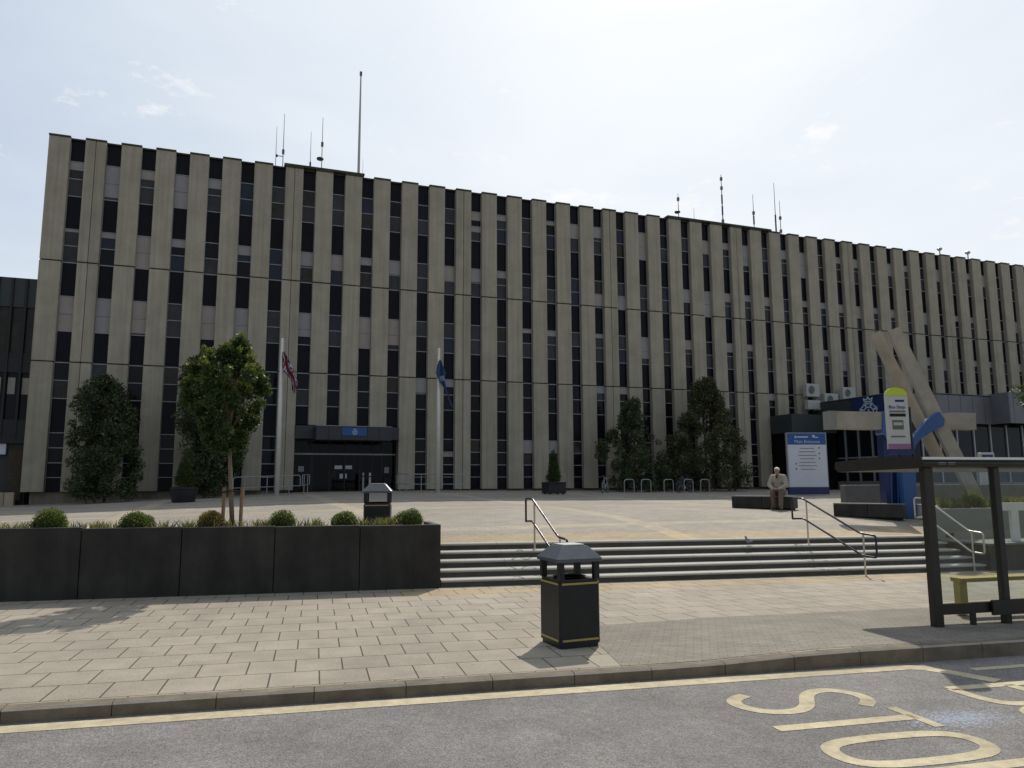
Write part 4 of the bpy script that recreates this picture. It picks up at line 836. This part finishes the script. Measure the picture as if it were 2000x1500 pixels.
def skinned(verts, edges, rad, root=0, sub=2):
    V = []; Fs = []
    for a, b_ in edges:
        ra = rad[a] if not isinstance(rad[a], tuple) else sum(rad[a])/2; rb = rad[b_] if not isinstance(rad[b_], tuple) else sum(rad[b_])/2
        v_, f_ = limb([verts[a], verts[b_]], [ra, rb], 10); k = len(V); V += v_; Fs += [tuple(k+i for i in f) for f in f_]
    me = D.meshes.new('sk'); me.from_pydata(V, [], Fs); return me
def join_remesh(meshes, voxel, name, mt, parent, extra=None):
    V = []; Fs = []
    for me in meshes:
        b_ = len(V); V += [tuple(v.co) for v in me.vertices]; Fs += [tuple(b_+i for i in p.vertices) for p in me.polygons]
    if extra: 
        for vs, fs in extra: b_ = len(V); V += vs; Fs += [tuple(b_+i for i in f) for f in fs]
    me = D.meshes.new(name); me.from_pydata(V, [], Fs); o = D.objects.new(name, me); COL.objects.link(o); r = o.modifiers.new('r', 'REMESH'); r.mode = 'VOXEL'; r.voxel_size = voxel; r.use_smooth_shade = True
    s_ = o.modifiers.new('sm', 'SMOOTH'); s_.factor = .5; s_.iterations = 3
    bpy.context.view_layer.update(); res = D.meshes.new_from_object(o.evaluated_get(bpy.context.evaluated_depsgraph_get())); D.objects.remove(o); res.name = name; res.materials.clear(); res.materials.append(mt)
    return add_obj(name, res, parent)
# person frame: x = own left (image right), y = back, z up, origin on the ground under the bench front edge; faces -y
Pm = hit(1514, 997); s_along = (Vector((Pm.x, Pm.y, 0))-Vector((fc.x, fc.y, 0))).dot(BD); mo = Vector((fc.x, fc.y, 0))+BD*s_along; mo.z = zb1+.03
man = empty('person', mo, BRZ, 'elderly white haired man in a beige jacket sitting on the dark bench', 'person')
ZS = -.03
hipz = .565+ZS; HL, HR = (.10, .12, hipz), (-.10, .12, hipz)
KL, KR = (.19, -.33, .52), (-.09, -.32, .53); AL, AR = (.27, -.62, .10), (-.08, -.30, .09)
pel = (0, .13, hipz+.03); spn = (0, .10, .80); chs = (0, .04, .98); nk = (0, -.01, 1.12); SHL, SHR = (.19, .03, 1.04), (-.19, .03, 1.04)
EL, ER = (.29, -.04, .77), (-.28, -.02, .78); WL, WR = (.07, -.27, .66), (-.06, -.26, .65)
hd = (0, -.06, 1.245)
bv = [pel, spn, chs, nk, SHL, SHR, EL, ER, WL, WR, HL, HR, KL, KR, AL, AR, (0, -.03, 1.17)]
be = [(0, 1), (1, 2), (2, 3), (2, 4), (2, 5), (4, 6), (5, 7), (6, 8), (7, 9), (0, 10), (0, 11), (10, 12), (11, 13), (12, 14), (13, 15), (3, 16)]
br_ = [.12, .11, .12, .055, .055, .055, .042, .042, .026, .026, .085, .085, .055, .055, .038, .038, .055]
parts = [skinned(bv, be, br_)]; torso = [sph((0, .12, .60), (.16, .12, .11)), sph((0, .10, .76), (.15, .12, .15)), sph((0, .05, .95), (.175, .115, .17))]
# hands with five fingers each, lightly clasped in the lap
for sgn, W_ in ((1, WL), (-1, WR)):
    w0 = Vector(W_); dirp = Vector((-sgn*.75, -.6, -.15)).normalized(); side = Vector((sgn*.3, -.35, -.85)).normalized(); side = (side-dirp*side.dot(dirp)).normalized(); curl = dirp.cross(side)*sgn
    palm = w0+dirp*.05; vs = [tuple(w0), tuple(palm), tuple(w0+dirp*.085)]; es = [(0, 1), (1, 2)]; rr = [(.024, .024), (.036, .018), (.034, .016)]
    parts.append(skinned(vs, es, rr, 0, 1))
    for k, (off, ln_) in enumerate(((-.030, .068), (-.010, .078), (.010, .073), (.029, .058))):
        b0 = w0+dirp*.08+side*off; a1 = b0+dirp*ln_*.5+curl*.006; a2 = a1+(dirp*.7+curl*.7).normalized()*ln_*.3; a3 = a2+(dirp*.2+curl).normalized()*ln_*.28
        parts.append(skinned([tuple(b0-dirp*.02), tuple(b0), tuple(a1), tuple(a2), tuple(a3)], [(0, 1), (1, 2), (2, 3), (3, 4)], [.010, .010, .009, .008, .007], 0, 1))
    t0 = w0+dirp*.03-side*.022; t1 = t0+(dirp*.6-side*.8).normalized()*.04; t2 = t1+(dirp-side*.1).normalized()*.03; parts.append(skinned([tuple(t0), tuple(t1), tuple(t2)], [(0, 1), (1, 2)], [.013, .011, .009], 0, 1))
hx = [sph(hd, (.078, .098, .112)), sph((0, -.095, 1.195), (.055, .06, .06)), sph((0, -.162, 1.235), (.014, .022, .026)), sph((.08, -.05, 1.24), (.012, .022, .032)), sph((-.08, -.05, 1.24), (.012, .022, .032)), sph((0, -.148, 1.188), (.026, .012, .009))]+torso
body = join_remesh(parts, .008, 'body', M_skin, man, hx)
# feet are shoes
for (A_, dx, nm) in ((AL, .10, 'shoe'), (AR, -.01, 'shoe')):
    a_ = Vector(A_); sh = join_remesh([skinned([(a_.x, a_.y+.05, .055), (a_.x+dx*.2, a_.y-.03, .06), (a_.x+dx*.7, a_.y-.15, .04)], [(0, 1), (1, 2)], [(.045, .05), (.05, .05), (.042, .035)], 0, 2)], .009, 'shoe', M_shoe, man)
join_remesh([skinned([HL, HR, KL, KR, (AL[0], AL[1], .11), (AR[0], AR[1], .11)], [(0, 1), (0, 2), (1, 3), (2, 4), (3, 5)], [.115, .115, .085, .085, .07, .07])], .012, 'trousers', M_trou, man, [sph((0, .12, .61), (.185, .145, .12))])
jk = skinned([SHL, SHR, EL, ER, (WL[0]+.045, WL[1]+.03, WL[2]+.01), (WR[0]-.045, WR[1]+.03, WR[2]+.01), (0, .01, 1.08)], [(0, 6), (6, 1), (0, 2), (1, 3), (2, 4), (3, 5)], [.092, .092, .078, .078, .052, .052, .085])
jo = join_remesh([jk], .012, 'jacket', M_jack, man, [sph((0, .11, .63), (.205, .165, .13)), sph((0, .09, .77), (.19, .155, .18)), sph((0, .05, .95), (.205, .145, .19))])
mb = MB(); mb.tube(round_path([(-.075, -.075, 1.09), (-.05, -.115, 1.02), (-.012, -.125, .95), (.012, -.125, .95), (.05, -.115, 1.02), (.075, -.075, 1.09)], .02), .018, M_jack, 8); mb.build('collar', jo, smooth=True)
v_, f_ = sph((0, -.068, 1.045), (.05, .055, .065)); mb = MB(); mb.add(v_, f_, M_shirt); mb.build('shirt', man, smooth=True)
v1, f1 = sph((0, -.045, 1.272), (.086, .10, .094), 16, 10); ks = [i for i, v in enumerate(v1)]
fk = [f for f in f1 if min(v1[i][2]+(-.55 if v1[i][1] > -.02 else 0)*.1 for i in f) > 1.255-(.06 if sum(v1[i][1] for i in f)/len(f) > -.03 else 0) and not (sum(v1[i][1] for i in f)/len(f) < -.11 and sum(v1[i][2] for i in f)/len(f) < 1.30)]
mb = MB(); mb.add(v1, fk, M_hair); mb.build('hair', man, smooth=True)
man.scale = (1.02, 1.05, 1.05)
for sx in (-1, 1): v_, f_ = sph((sx*.03, -.146, 1.247), (.011, .008, .008), 8, 6); mb = MB(); mb.add(v_, f_, M_ink); mb.build('eye', man, smooth=True)

# ================================================================== HANDRAILS
def handrail(dp, p, qtop, qbot, lab, mtr=M_rail):
    """paired rail running straight down the flight at street position p"""
    e_ = empty('handrail', wd(p, 0, 0), SA, lab, 'handrail', 'handrails down the steps'); zt = .75-.008*p; zb = -.008*p
    # heights above nosing line
    U = .95; Lw = .45
    up = [(0, qtop+.35, zt+Lw), (0, qtop+.35, zt+U+.02), (0, qtop, zt+U+.02), (0, qbot+.25, zb+U), (0, qbot-.15, zb+U-.03), (0, qbot-.15, zb+Lw-.02), (0, qbot+.22, zb+Lw), (0, qtop, zt+Lw+.02), (0, qtop+.35, zt+Lw)]
    lean = lambda q: dp*(qtop-q)/(qtop-qbot)
    up = [(lean(q), q, z) for _, q, z in up]
    mb = MB(); mb.tube(round_path(up, .07), .024, mtr, 10); mb.build('rail', e_, smooth=True)
    for q, zf in ((qtop-.12, zt-.15), (qbot+.18, zb)):
        f = (q-(qbot+.25))/(qtop-qbot-.25); ztop = zb+U+(zt-zb)*max(0, f); mb = MB(); mb.tube([(lean(q), q, zf-.02), (lean(q), q, ztop)], .021, M_stain, 10); mb.lathe([(.05, zf-.1), (.05, zf+.012), (.022, zf+.015)], M_stain, 12, c=(lean(q), q)); mb.build('post', e_)
# survey of the rails: left one foot of the upper post, right one upper/lower posts
pL = st(*onQ(1043, 1076, 1.3)[:2])[0]; pR = st(*onQ(1578, 1058, 1.3)[:2])[0]; pR2 = st(*onQ(1688, 1130, -.2)[:2])[0]
handrail(.22, pL, 1.42, -.15, 'dark blue handrail on the steps behind the kerbside bin')
handrail(.35, pR*.5+pR2*.5-.12, 1.50, -.40, 'dark blue handrail on the steps in front of the seated man')
handrail(0, 13.05, 1.42, -.15, 'thin steel handrail at the right end of the steps, seen through the shelter', M_stain)
handrail(0, 13.95+1.2, 1.5, .1, 'steel handrail beyond the end wall of the steps, at the right edge', M_stain) if False else None

# ================================================================== RIGHT END WALL + PLANTER
ew = empty('end_wall', (OX, OY, 0), SA, 'low dark granite wall closing the right end of the steps', 'wall')
mb = MB(); mb.cbox(13.46, 30, -.05, 1.5, -.5, .50, M_dgran, .01); mb.build('granite_block', ew)
mb = MB(); mb.box(13.44, 30, -.08, 1.5, .501, .545, M_gran); mb.build('coping', ew)
gp = empty('grey_planter', (OX, OY, 0), SA, 'pale grey rendered planter box of plants right of the steps', 'planter')
def para(mb, p0, q0, p1, q1, th, z0, z1, mt):     # wall between two street points
    d = Vector((p1-p0, q1-q0)).normalized(); n_ = Vector((-d.y, d.x))*th; mb.prism([(p0, q0), (p1, q1), (p1+n_.x, q1+n_.y), (p0+n_.x, q0+n_.y)], z0, z1, mt)
mb = MB(); mb.cbox(13.5, 22, 1.62, 1.80, .45, 1.33, M_plgrey, .015); para(mb, 16.62, 5.0, 13.72, 1.802, .18, .45, 1.33, M_plgrey); mb.box(16.63, 22, 5.0, 5.2, .45, 1.33, M_plgrey); mb.box(21.82, 22, 1.801, 4.999, .45, 1.33, M_plgrey); mb.build('wall', gp)
mb = MB(); mb.prism([(13.95, 1.81), (21.81, 1.81), (21.81, 4.99), (16.8, 4.99)], .5, 1.25, M_soil); mb.build('soil', gp)
P = onQ(1856, 1045, 1.6); pp = st(P.x, P.y)[0]; mb = MB(); mb.box(pp-.12, pp+.12, 1.60, 1.617, P.z-.05, P.z+.05, M_black); mb.build('vent', gp)
spots = [(14.3+(q_-1.95)*.9+random.uniform(0, 5), q_, 1.25, .25) for q_ in [random.uniform(1.95, 4.7) for _ in range(110)]]
o = tufts('planter_grass', spots, 8000, .32, [(M_gleaf, .62), (M_straw, .2), (M_purp, .18)], loc=(OX, OY, 0), rz=SA, w=.014); tag(o, 'green and purple plants filling the pale grey planter', 'ground plants', kind='stuff')
P = onQ(1902, 985, 2.1); boxball(Vector((P.x, P.y, 1.22)), .30, M_box, 'round light green shrub in the pale grey planter', 'round_shrub')
# low concrete walls behind the planter
for (a, b_, q, z0_, z1_, lab) in ((14.6, 30, 6.4, .7, 1.95, 'long low concrete wall behind the pale grey planter'),):
    mb = MB(); mb.cbox(a, b_, q, q+.25, z0_, z1_, M_gran, .02); tag(mb.build('low_wall', None, (OX, OY, 0), SA), lab, 'wall')
# white capital letter
P = onQ(1985, 1063, .25); P.z = .546; lt_ = empty('sign_letter', P, SA, 'large white block letter T standing on the low dark wall', 'sign'); mb = MB(); mb.box(-.36, .36, -.04, .04, .77, .97, M_letw); mb.box(-.115, .115, -.04, .04, 0, .7699, M_letw); mb.build('letter', lt_)
mb = MB(); mb.box(-.16, .16, -.09, .09, -.003, .012, M_steel); mb.build('fixing_plate', lt_)

# ================================================================== SCULPTURE
DS = 23.6; base0 = hit(1785, 1013); sc = empty('concrete_sculpture', Vector((base0.x, base0.y, base0.z-.05)), 0, 'abstract sculpture of crossed slanting concrete beams held by blue brackets', 'sculpture')
def beam(mb, a, b_, w_, t_, mt, dist, dist2=None):
    A = onD(*a, dist); B = onD(*b_, dist if dist2 is None else dist2); ax_ = (B-A).normalized(); s_ = ax_.cross(NH).normalized(); n_ = s_.cross(ax_); vs = []
    for P in (A, B):
        for i, j in ((-1, -1), (1, -1), (1, 1), (-1, 1)): vs.append(P+s_*w_/2*i+n_*t_/2*j-sc.location)
    mb.add(vs, [(3, 2, 1, 0), (4, 5, 6, 7), (0, 1, 5, 4), (1, 2, 6, 5), (2, 3, 7, 6), (3, 0, 4, 7)], mt)
pxm = DS/F
mb = MB(); beam(mb, (1709, 650), (1842, 915), 22*pxm, .14, M_sconc, DS+.35, DS+.35); mb.build('slanting_beam', sc)
mb = MB(); beam(mb, (1744, 643), (1914, 990), 25*pxm, .16, M_sconc, DS-.05); mb.build('slanting_beam', sc)
mb = MB(); beam(mb, (1628, 821), (1722, 823), 34*pxm, .45, M_sconc, DS); beam(mb, (1613, 821), (1627.8, 821), 35*pxm, .44, M_plgrey, DS+.0); mb.build('horizontal_beam', sc)
mb = MB(); beam(mb, (1848, 823), (1898, 824), 33*pxm, .45, M_sconc, DS+.3); mb.build('horizontal_beam', sc)
def plate(mb, pts, dist, th, mt):
    F_ = [onD(x, y, dist)-sc.location for x, y in pts]; Bk = [v+NH*th for v in F_]; n = len(pts); mb.add(F_+Bk, [tuple(range(n)), tuple(range(2*n-1, n-1, -1))]+[(i, n+i, n+(i+1) % n, (i+1) % n) for i in range(n)], mt)
mb = MB(); plate(mb, [(1724, 803), (1740, 803), (1744, 872), (1724, 845)], DS-.28, .5, M_mblue); mb.build('blue_bracket', sc)
mb = MB(); plate(mb, [(1811, 820), (1835, 804), (1845, 818), (1844, 832), (1820, 843), (1800, 856), (1790, 868), (1786, 878), (1783, 856), (1792, 843)], DS-.36, .2, M_mblue); mb.build('blue_bracket', sc)
mb = MB(); plate(mb, [(1744, 872), (1744, 1000), (1733, 995), (1724, 846)], DS-.2, .4, M_navy); 
plate(mb, [(1745, 874), (1784, 876), (1770, 1008), (1745, 1002)], DS-.1, .25, M_navy)
for x in (1739, 1752, 1762): plate(mb, [(x, 905), (x+1.6, 905), (x+4.6, 1003), (x+3, 1003)], DS-.24, .05, M_mblue)
mb.build('blue_column', sc)
mb = MB(); plate(mb, [(1762, 922), (1789, 922), (1791, 1014), (1770, 1012)], DS-.5, .3, M_mblue); mb.build('blue_box', sc)
mb = MB(); Pw = hit(1800, 1014); e_ = empty('utility_box', Pw, SA, 'small white box beside the blue column, behind the shelter post', 'box'); mb.cbox(-.1, .1, -.1, .1, 0, .42, M_ac, .01); mb.build('casing', e_); mb = MB(); mb.box(-.12, .12, -.12, .12, .4201, .45, M_ac); mb.build('lid', e_)

# ================================================================== SIGNS
def board(px0, px1, py0, py1, Y, lab, head, name='information_sign'):
    A = onY(px0, py1, Y); B = onY(px1, py0, Y); c = (A+B)/2; w_ = B.x-A.x; D_ = (c-CAM); rz = -math.radians(16); Ww = w_*.86; z0 = A.z; z1 = B.z; e_ = empty(name, Vector((c.x, Y, z0-.0)), rz, lab, 'sign'); h = z1-z0
    mb = MB(); mb.box(-Ww/2, Ww/2, -.08, .08, .14, h, M_frame); mb.box(-Ww/2, Ww/2, -.10, .10, -.25, .139, M_navy); mb.build('casing', e_)
    mb = MB(); mb.box(-Ww/2+.05, Ww/2-.05, -.09, -.081, h-.04-head, h-.04, M_blue); mb.build('blue_header', e_)
    mb = MB(); mb.box(-Ww/2+.05, Ww/2-.05, -.09, -.081, .16, h-.042-head, M_sgnw); mb.build('white_panel', e_); return e_, Ww, h
ib, Ww, h = board(1541, 1610, 846, 957, 33.0, 'tall blue and white information sign board behind the seated man', .62)
me = textmesh('Main Entrance', .25, M_pale); o = add_obj('lettering', me, ib, (0.02, -.095, h-.50)); o.rotation_euler = (PI/2, 0, 0)
mb = MB()
for (x, z, l, hh, mt) in [(-.62, h-.24, .10, .12, M_pale), (-.22, h-.24, .62, .07, M_pale), (.40, h-.20, .14, .14, M_pale), (.56, h-.26, .22, .05, M_pale)]+[(0, h-.86-.19*k, .9+.12*((k*7) % 3)-.1, .035, M_clad) for k in range(7)]+[(.68, h-.84, .07, .08, M_ink), (.68, h-1.14, .07, .08, M_ink), (.68, h-1.42, .07, .08, M_ink), (-.66, h-1.70, .07, .08, M_ink), (-.66, h-1.98, .07, .08, M_ink)]:
    mb.box(x-l/2, x+l/2, -.096, -.0915, z-hh/2, z+hh/2, mt)
mb.build('text_rows', ib)
# grey white sign by the annexe
A = hit(1930, 970, zpl); P = onD(1933, 972, 27.5); ps2 = empty('pylon_sign', Vector((P.x, P.y, zpl(P.x, P.y))), -.35, 'pale grey upright sign with a dark blue head near the annexe', 'sign'); zt2 = onD(1930, 884, 27.5).z-ps2.location.z
mb = MB(); mb.cbox(-.27, .27, -.07, .07, 0, zt2, M_ac, .02); mb.build('casing', ps2); mb = MB(); mb.box(-.20, .20, -.078, -.0705, zt2-.42, zt2-.08, M_navy); mb.build('header', ps2); mb = MB(); mb.box(-.05, .06, -.085, -.079, zt2-.36, zt2-.16, M_pale); mb.build('symbol', ps2)

# ================================================================== BUS SHELTER
SP, SQ_ = None, None
def shl(px, py): P = hit(px, py, zpav); return st(P.x, P.y)
s0 = shl(1832, 1225); 
sh = empty('bus_shelter', wd(s0[0], s0[1], zq(*s0)), SA, 'dark framed glazed bus shelter at the right edge of the pavement', 'bus shelter')
zr = 2.32
for dp in (0, 1.22, 2.44, 3.66):
    mb = MB(); wq_ = .078 if dp == 0 else .055; mb.cbox(dp-wq_, dp+wq_, -.05, .05, -.02, zr-.02, M_shel, .01); mb.build('post', sh)
for dp in (.62, 1.22+.62, 3.05):
    mb = MB(); mb.box(dp-.03, dp+.03, -.03, .03, 0, .26, M_shel); mb.build('rail_foot', sh) if dp < .7 else None
mb = MB(); mb.box(.079, 3.66, -.035, .035, .165, .31, M_shel); mb.build('bottom_rail', sh)
mb = MB(); mb.box(.9, 3.66, -.05-.04, -.051, .13, .34, M_shel); mb.build('kick_panel', sh)
# roof
mb = MB(); 
pro = [(-.12, -.02), (-.10, -.07), (-.05, -.09), (1.72, -.12), (1.8, -.06), (1.78, .05), (.85, .10), (-.06, .07)]
mb.add([(u, q, zr+z) for u in (-.14, 3.85) for q, z in pro], [tuple(range(7, -1, -1)), tuple(range(8, 16))]+[(i, (i+1) % 8, 8+(i+1) % 8, 8+i) for i in range(8)], M_shel); roof = mb.build('roof', sh)
mb = MB(); mb.box(-.13, 3.84, -.128, -.09, zr+.035, zr+.07, mat('roof edge painted glint', (.75, .75, .74), .4, .5)); mb.build('edge_glint_strip', roof)  # near-white colour stands in for sky reflected along the edge
mb = MB(); 
for k in range(2): mb.box(.12+.17*k, .25+.17*k, -.116, -.105, zr-.035, zr-.005, M_frame)
mb.build('roof_lettering', roof)
G_ = glass_sheet('shelter glass', (.86, .90, .87), .05)
for a in (0, 1.22, 2.44): mb = MB(); mb.box(a+.06, a+1.15, -.006, .006, .34, zr-.1, G_); mb.build('glass_panel', sh)
mb = MB(); mb.box(3.61, 3.70, 1.35, 1.44, 0, zr-.05, M_shel); mb.build('post', sh)
# yellow bench in the shelter
bsx = empty('shelter_seat', wd(s0[0]+1.12, s0[1]+.75, zq(*s0)), SA, 'yellow painted perch seat inside the bus shelter', 'bench')
mb = MB(); mb.box(0, 2.6, -.11, .11, .49, .55, M_yel); mb.build('seat', bsx)
for dp in (.0, 2.45): mb = MB(); mb.box(dp, dp+.14, -.06, .06, 0, .4899, M_yel); mb.build('leg', bsx)
# bus stop flag
A = onD(1757, 885, 11.35); e_ = empty('bus_stop_flag', Vector((A.x, A.y, A.z)), -.30, 'white bus stop flag with a lime green rounded top above the shelter roof', 'sign')
wf, hf = .355, 1.0
def rr(w_, h0, h1): return [(-w_/2, h0), (w_/2, h0), (w_/2, h1)]
mb = MB(); out_ = [(-wf/2, .06), (wf/2, .06), (wf/2, hf-.13)]+[(wf/2*math.cos(a), hf-.13+.13*math.sin(a)) for a in [PI*k/12 for k in range(1, 12)]]+[(-wf/2, hf-.13)]
def vplate(mb, pts, y0, y1, mt): n = len(pts); mb.add([(x, y0, z) for x, z in pts]+[(x, y1, z) for x, z in pts], [tuple(range(n)), tuple(range(2*n-1, n-1, -1))]+[(i, n+i, n+(i+1) % n, (i+1) % n) for i in range(n)], mt)
vplate(mb, out_, -.012, .012, mat('flag panel', (.50, .50, .46), .4, .4, nscale=5, namt=.06)); mb.build('panel', e_)
mb = MB(); vplate(mb, [(wf/2, hf-.12), ]+[(wf/2*math.cos(a), hf-.12+.12*math.sin(a)) for a in [PI*k/12 for k in range(1, 12)]]+[(-wf/2, hf-.12)], -.018, -.0125, M_lime); mb.build('lime_cap', e_)
mb = MB(); mb.box(-wf/2+.002, wf/2-.002, -.018, -.0125, .062, .14, M_pink); mb.build('magenta_strip', e_)
o = add_obj('lettering', textmesh('Bus Stop', .072, mat('purple ink', (.10, .08, .28), .6)), e_, (0.0, -.019, .70)); o.rotation_euler = (PI/2, 0, 0)
mb = MB(); mb.box(-.12, .13, -.017, -.0125, .555, .60, M_joint); mb.box(-.12, .13, -.017, -.0125, .62, .645, M_clad); mb.box(-.02, .12, -.017, -.0125, .78, .81, M_fb); mb.box(-.12, .10, -.017, -.0125, .24, .262, M_clad)
M_greeni = mat('grey green ink', (.12, .13, .09), .6); mb.cbox(-.085, .085, -.018, -.0125, .36, .50, M_greeni, .0); mb.box(-.07, .07, -.0195, -.0182, .42, .465, M_ac); mb.build('bus_symbol', e_)
mb = MB(); mb.tube([(wf/2+.03, 0, -.10), (wf/2+.03, 0, hf-.3)], .016, M_blackm, 8); mb.tube([(0, 0, -.10), (0, 0, .06)], .02, M_blackm, 8); mb.box(-wf/2, wf/2+.05, -.02, .02, -.02, .058, M_navy); mb.build('bracket', e_)

# ================================================================== CYCLES
def hoop(px, Y, lab):
    P = colY(px, Y); e_ = tag_o = None; mb = MB(); mb.tube(round_path([(-.36, 0, -.05), (-.36, 0, .78), (.36, 0, .78), (.36, 0, -.05)], .2, 6), .025, M_steel, 8); o = mb.build('cycle_stand', None, P, math.radians(12)); tag(o, lab, 'cycle stand', 'hooped cycle stands before the wall')
for px, lab in ((1229, 'steel cycle hoop, first from the left, beside the leaning white bicycle'), (1262, 'steel cycle hoop, second from the left, under the smaller tree'), (1306, 'steel cycle hoop between the two evergreen trees'), (1377, 'steel cycle hoop right of the dark bicycle, before the largest tree'), (1345, 'steel cycle hoop behind the dark bicycle')):
    hoop(px, 37.6, lab)
def bicycle(P, rz, lab, mt):
    e_ = empty('bicycle', P, rz, lab, 'bicycle', 'parked bicycles'); R_ = .34
    for x in (-.52, .52):
        wh = MB(); wh.torus(R_, .022, M_tyre, (x, 0, R_+.02), 28, 6); wo = wh.build('wheel', e_); sp = MB()
        for k in range(12): a = PI*k/6; sp.tube([(x, 0, R_+.02), (x+R_*.97*math.cos(a), 0, R_+.02+R_*.97*math.sin(a))], .003, M_steel, 4)
        sp.torus(R_-.03, .008, M_steel, (x, 0, R_+.02), 24, 5); sp.build('spokes', wo)
    mb = MB(); bb = (-.05, 0, .30); se = (-.20, 0, .80); hdp = (.36, 0, .86); hl = (.40, 0, .66)
    for a, b_ in ((bb, se), (se, hdp), (bb, hl), (hdp, hl), (bb, (-.52, .03, .36)), ((-.19, 0, .76), (-.52, .03, .36)), (hl, (.52, .03, .36))): mb.tube([a, b_], .018, mt, 6)
    mb.build('frame', e_)
    mb = MB(); mb.tube(round_path([(.30, -.28, .98), (.36, -.1, .98), (.36, .1, .98), (.30, .28, .98)], .05), .013, M_blackm, 6); mb.tube([hdp, (.36, 0, .98)], .015, M_blackm, 6); mb.build('handlebar', e_)
    mb = MB(); mb.tube([(-.2, 0, .80), (-.23, 0, .92)], .014, M_steel, 6); mb.add(*sph((-.22, 0, .95), (.14, .065, .03)), M_blackm); mb.build('saddle', e_)
    mb = MB(); mb.lathe([(.09, -.006), (.09, .006)], M_steel, 14); o = mb.build('crank', e_); o.location = (-.05, -.04, .30); o.rotation_euler = (PI/2, 0, 0)
    return e_
P = hit(1182, 963); bicycle(Vector((P.x, P.y, P.z)), math.radians(48), 'bicycle with a pale frame parked left of the cycle stands', M_ac)
P = hit(1338, 962); bicycle(Vector((P.x, P.y, P.z)), math.radians(20), 'dark bicycle locked by the largest evergreen tree', M_navy)

# ---- pigeon on the step
P = onQ(1462, 1058, 1.25); P.z = .60-.008*st(P.x, P.y)[0]; pg = empty('pigeon', P, math.radians(200), 'grey pigeon standing on the second step from the top', 'bird')
bm_ = join_remesh([skinned([(-.17, 0, .09), (-.09, 0, .105), (0, 0, .12), (.07, 0, .14), (.10, 0, .18), (.115, 0, .215), (.155, 0, .205)], [(i, i+1) for i in range(6)], [(.018, .008), (.03, .022), (.055, .05), (.045, .042), (.024, .024), (.026, .026), .005], 2, 2)], .005, 'body', mat('pigeon grey', (.20, .22, .25), .7), pg)
mb = MB(); mb.tube([(.01, .02, .08), (.01, .02, 0)], .005, M_pink, 5); mb.tube([(.01, -.02, .08), (.01, -.02, 0)], .005, M_pink, 5); mb.build('leg', pg)
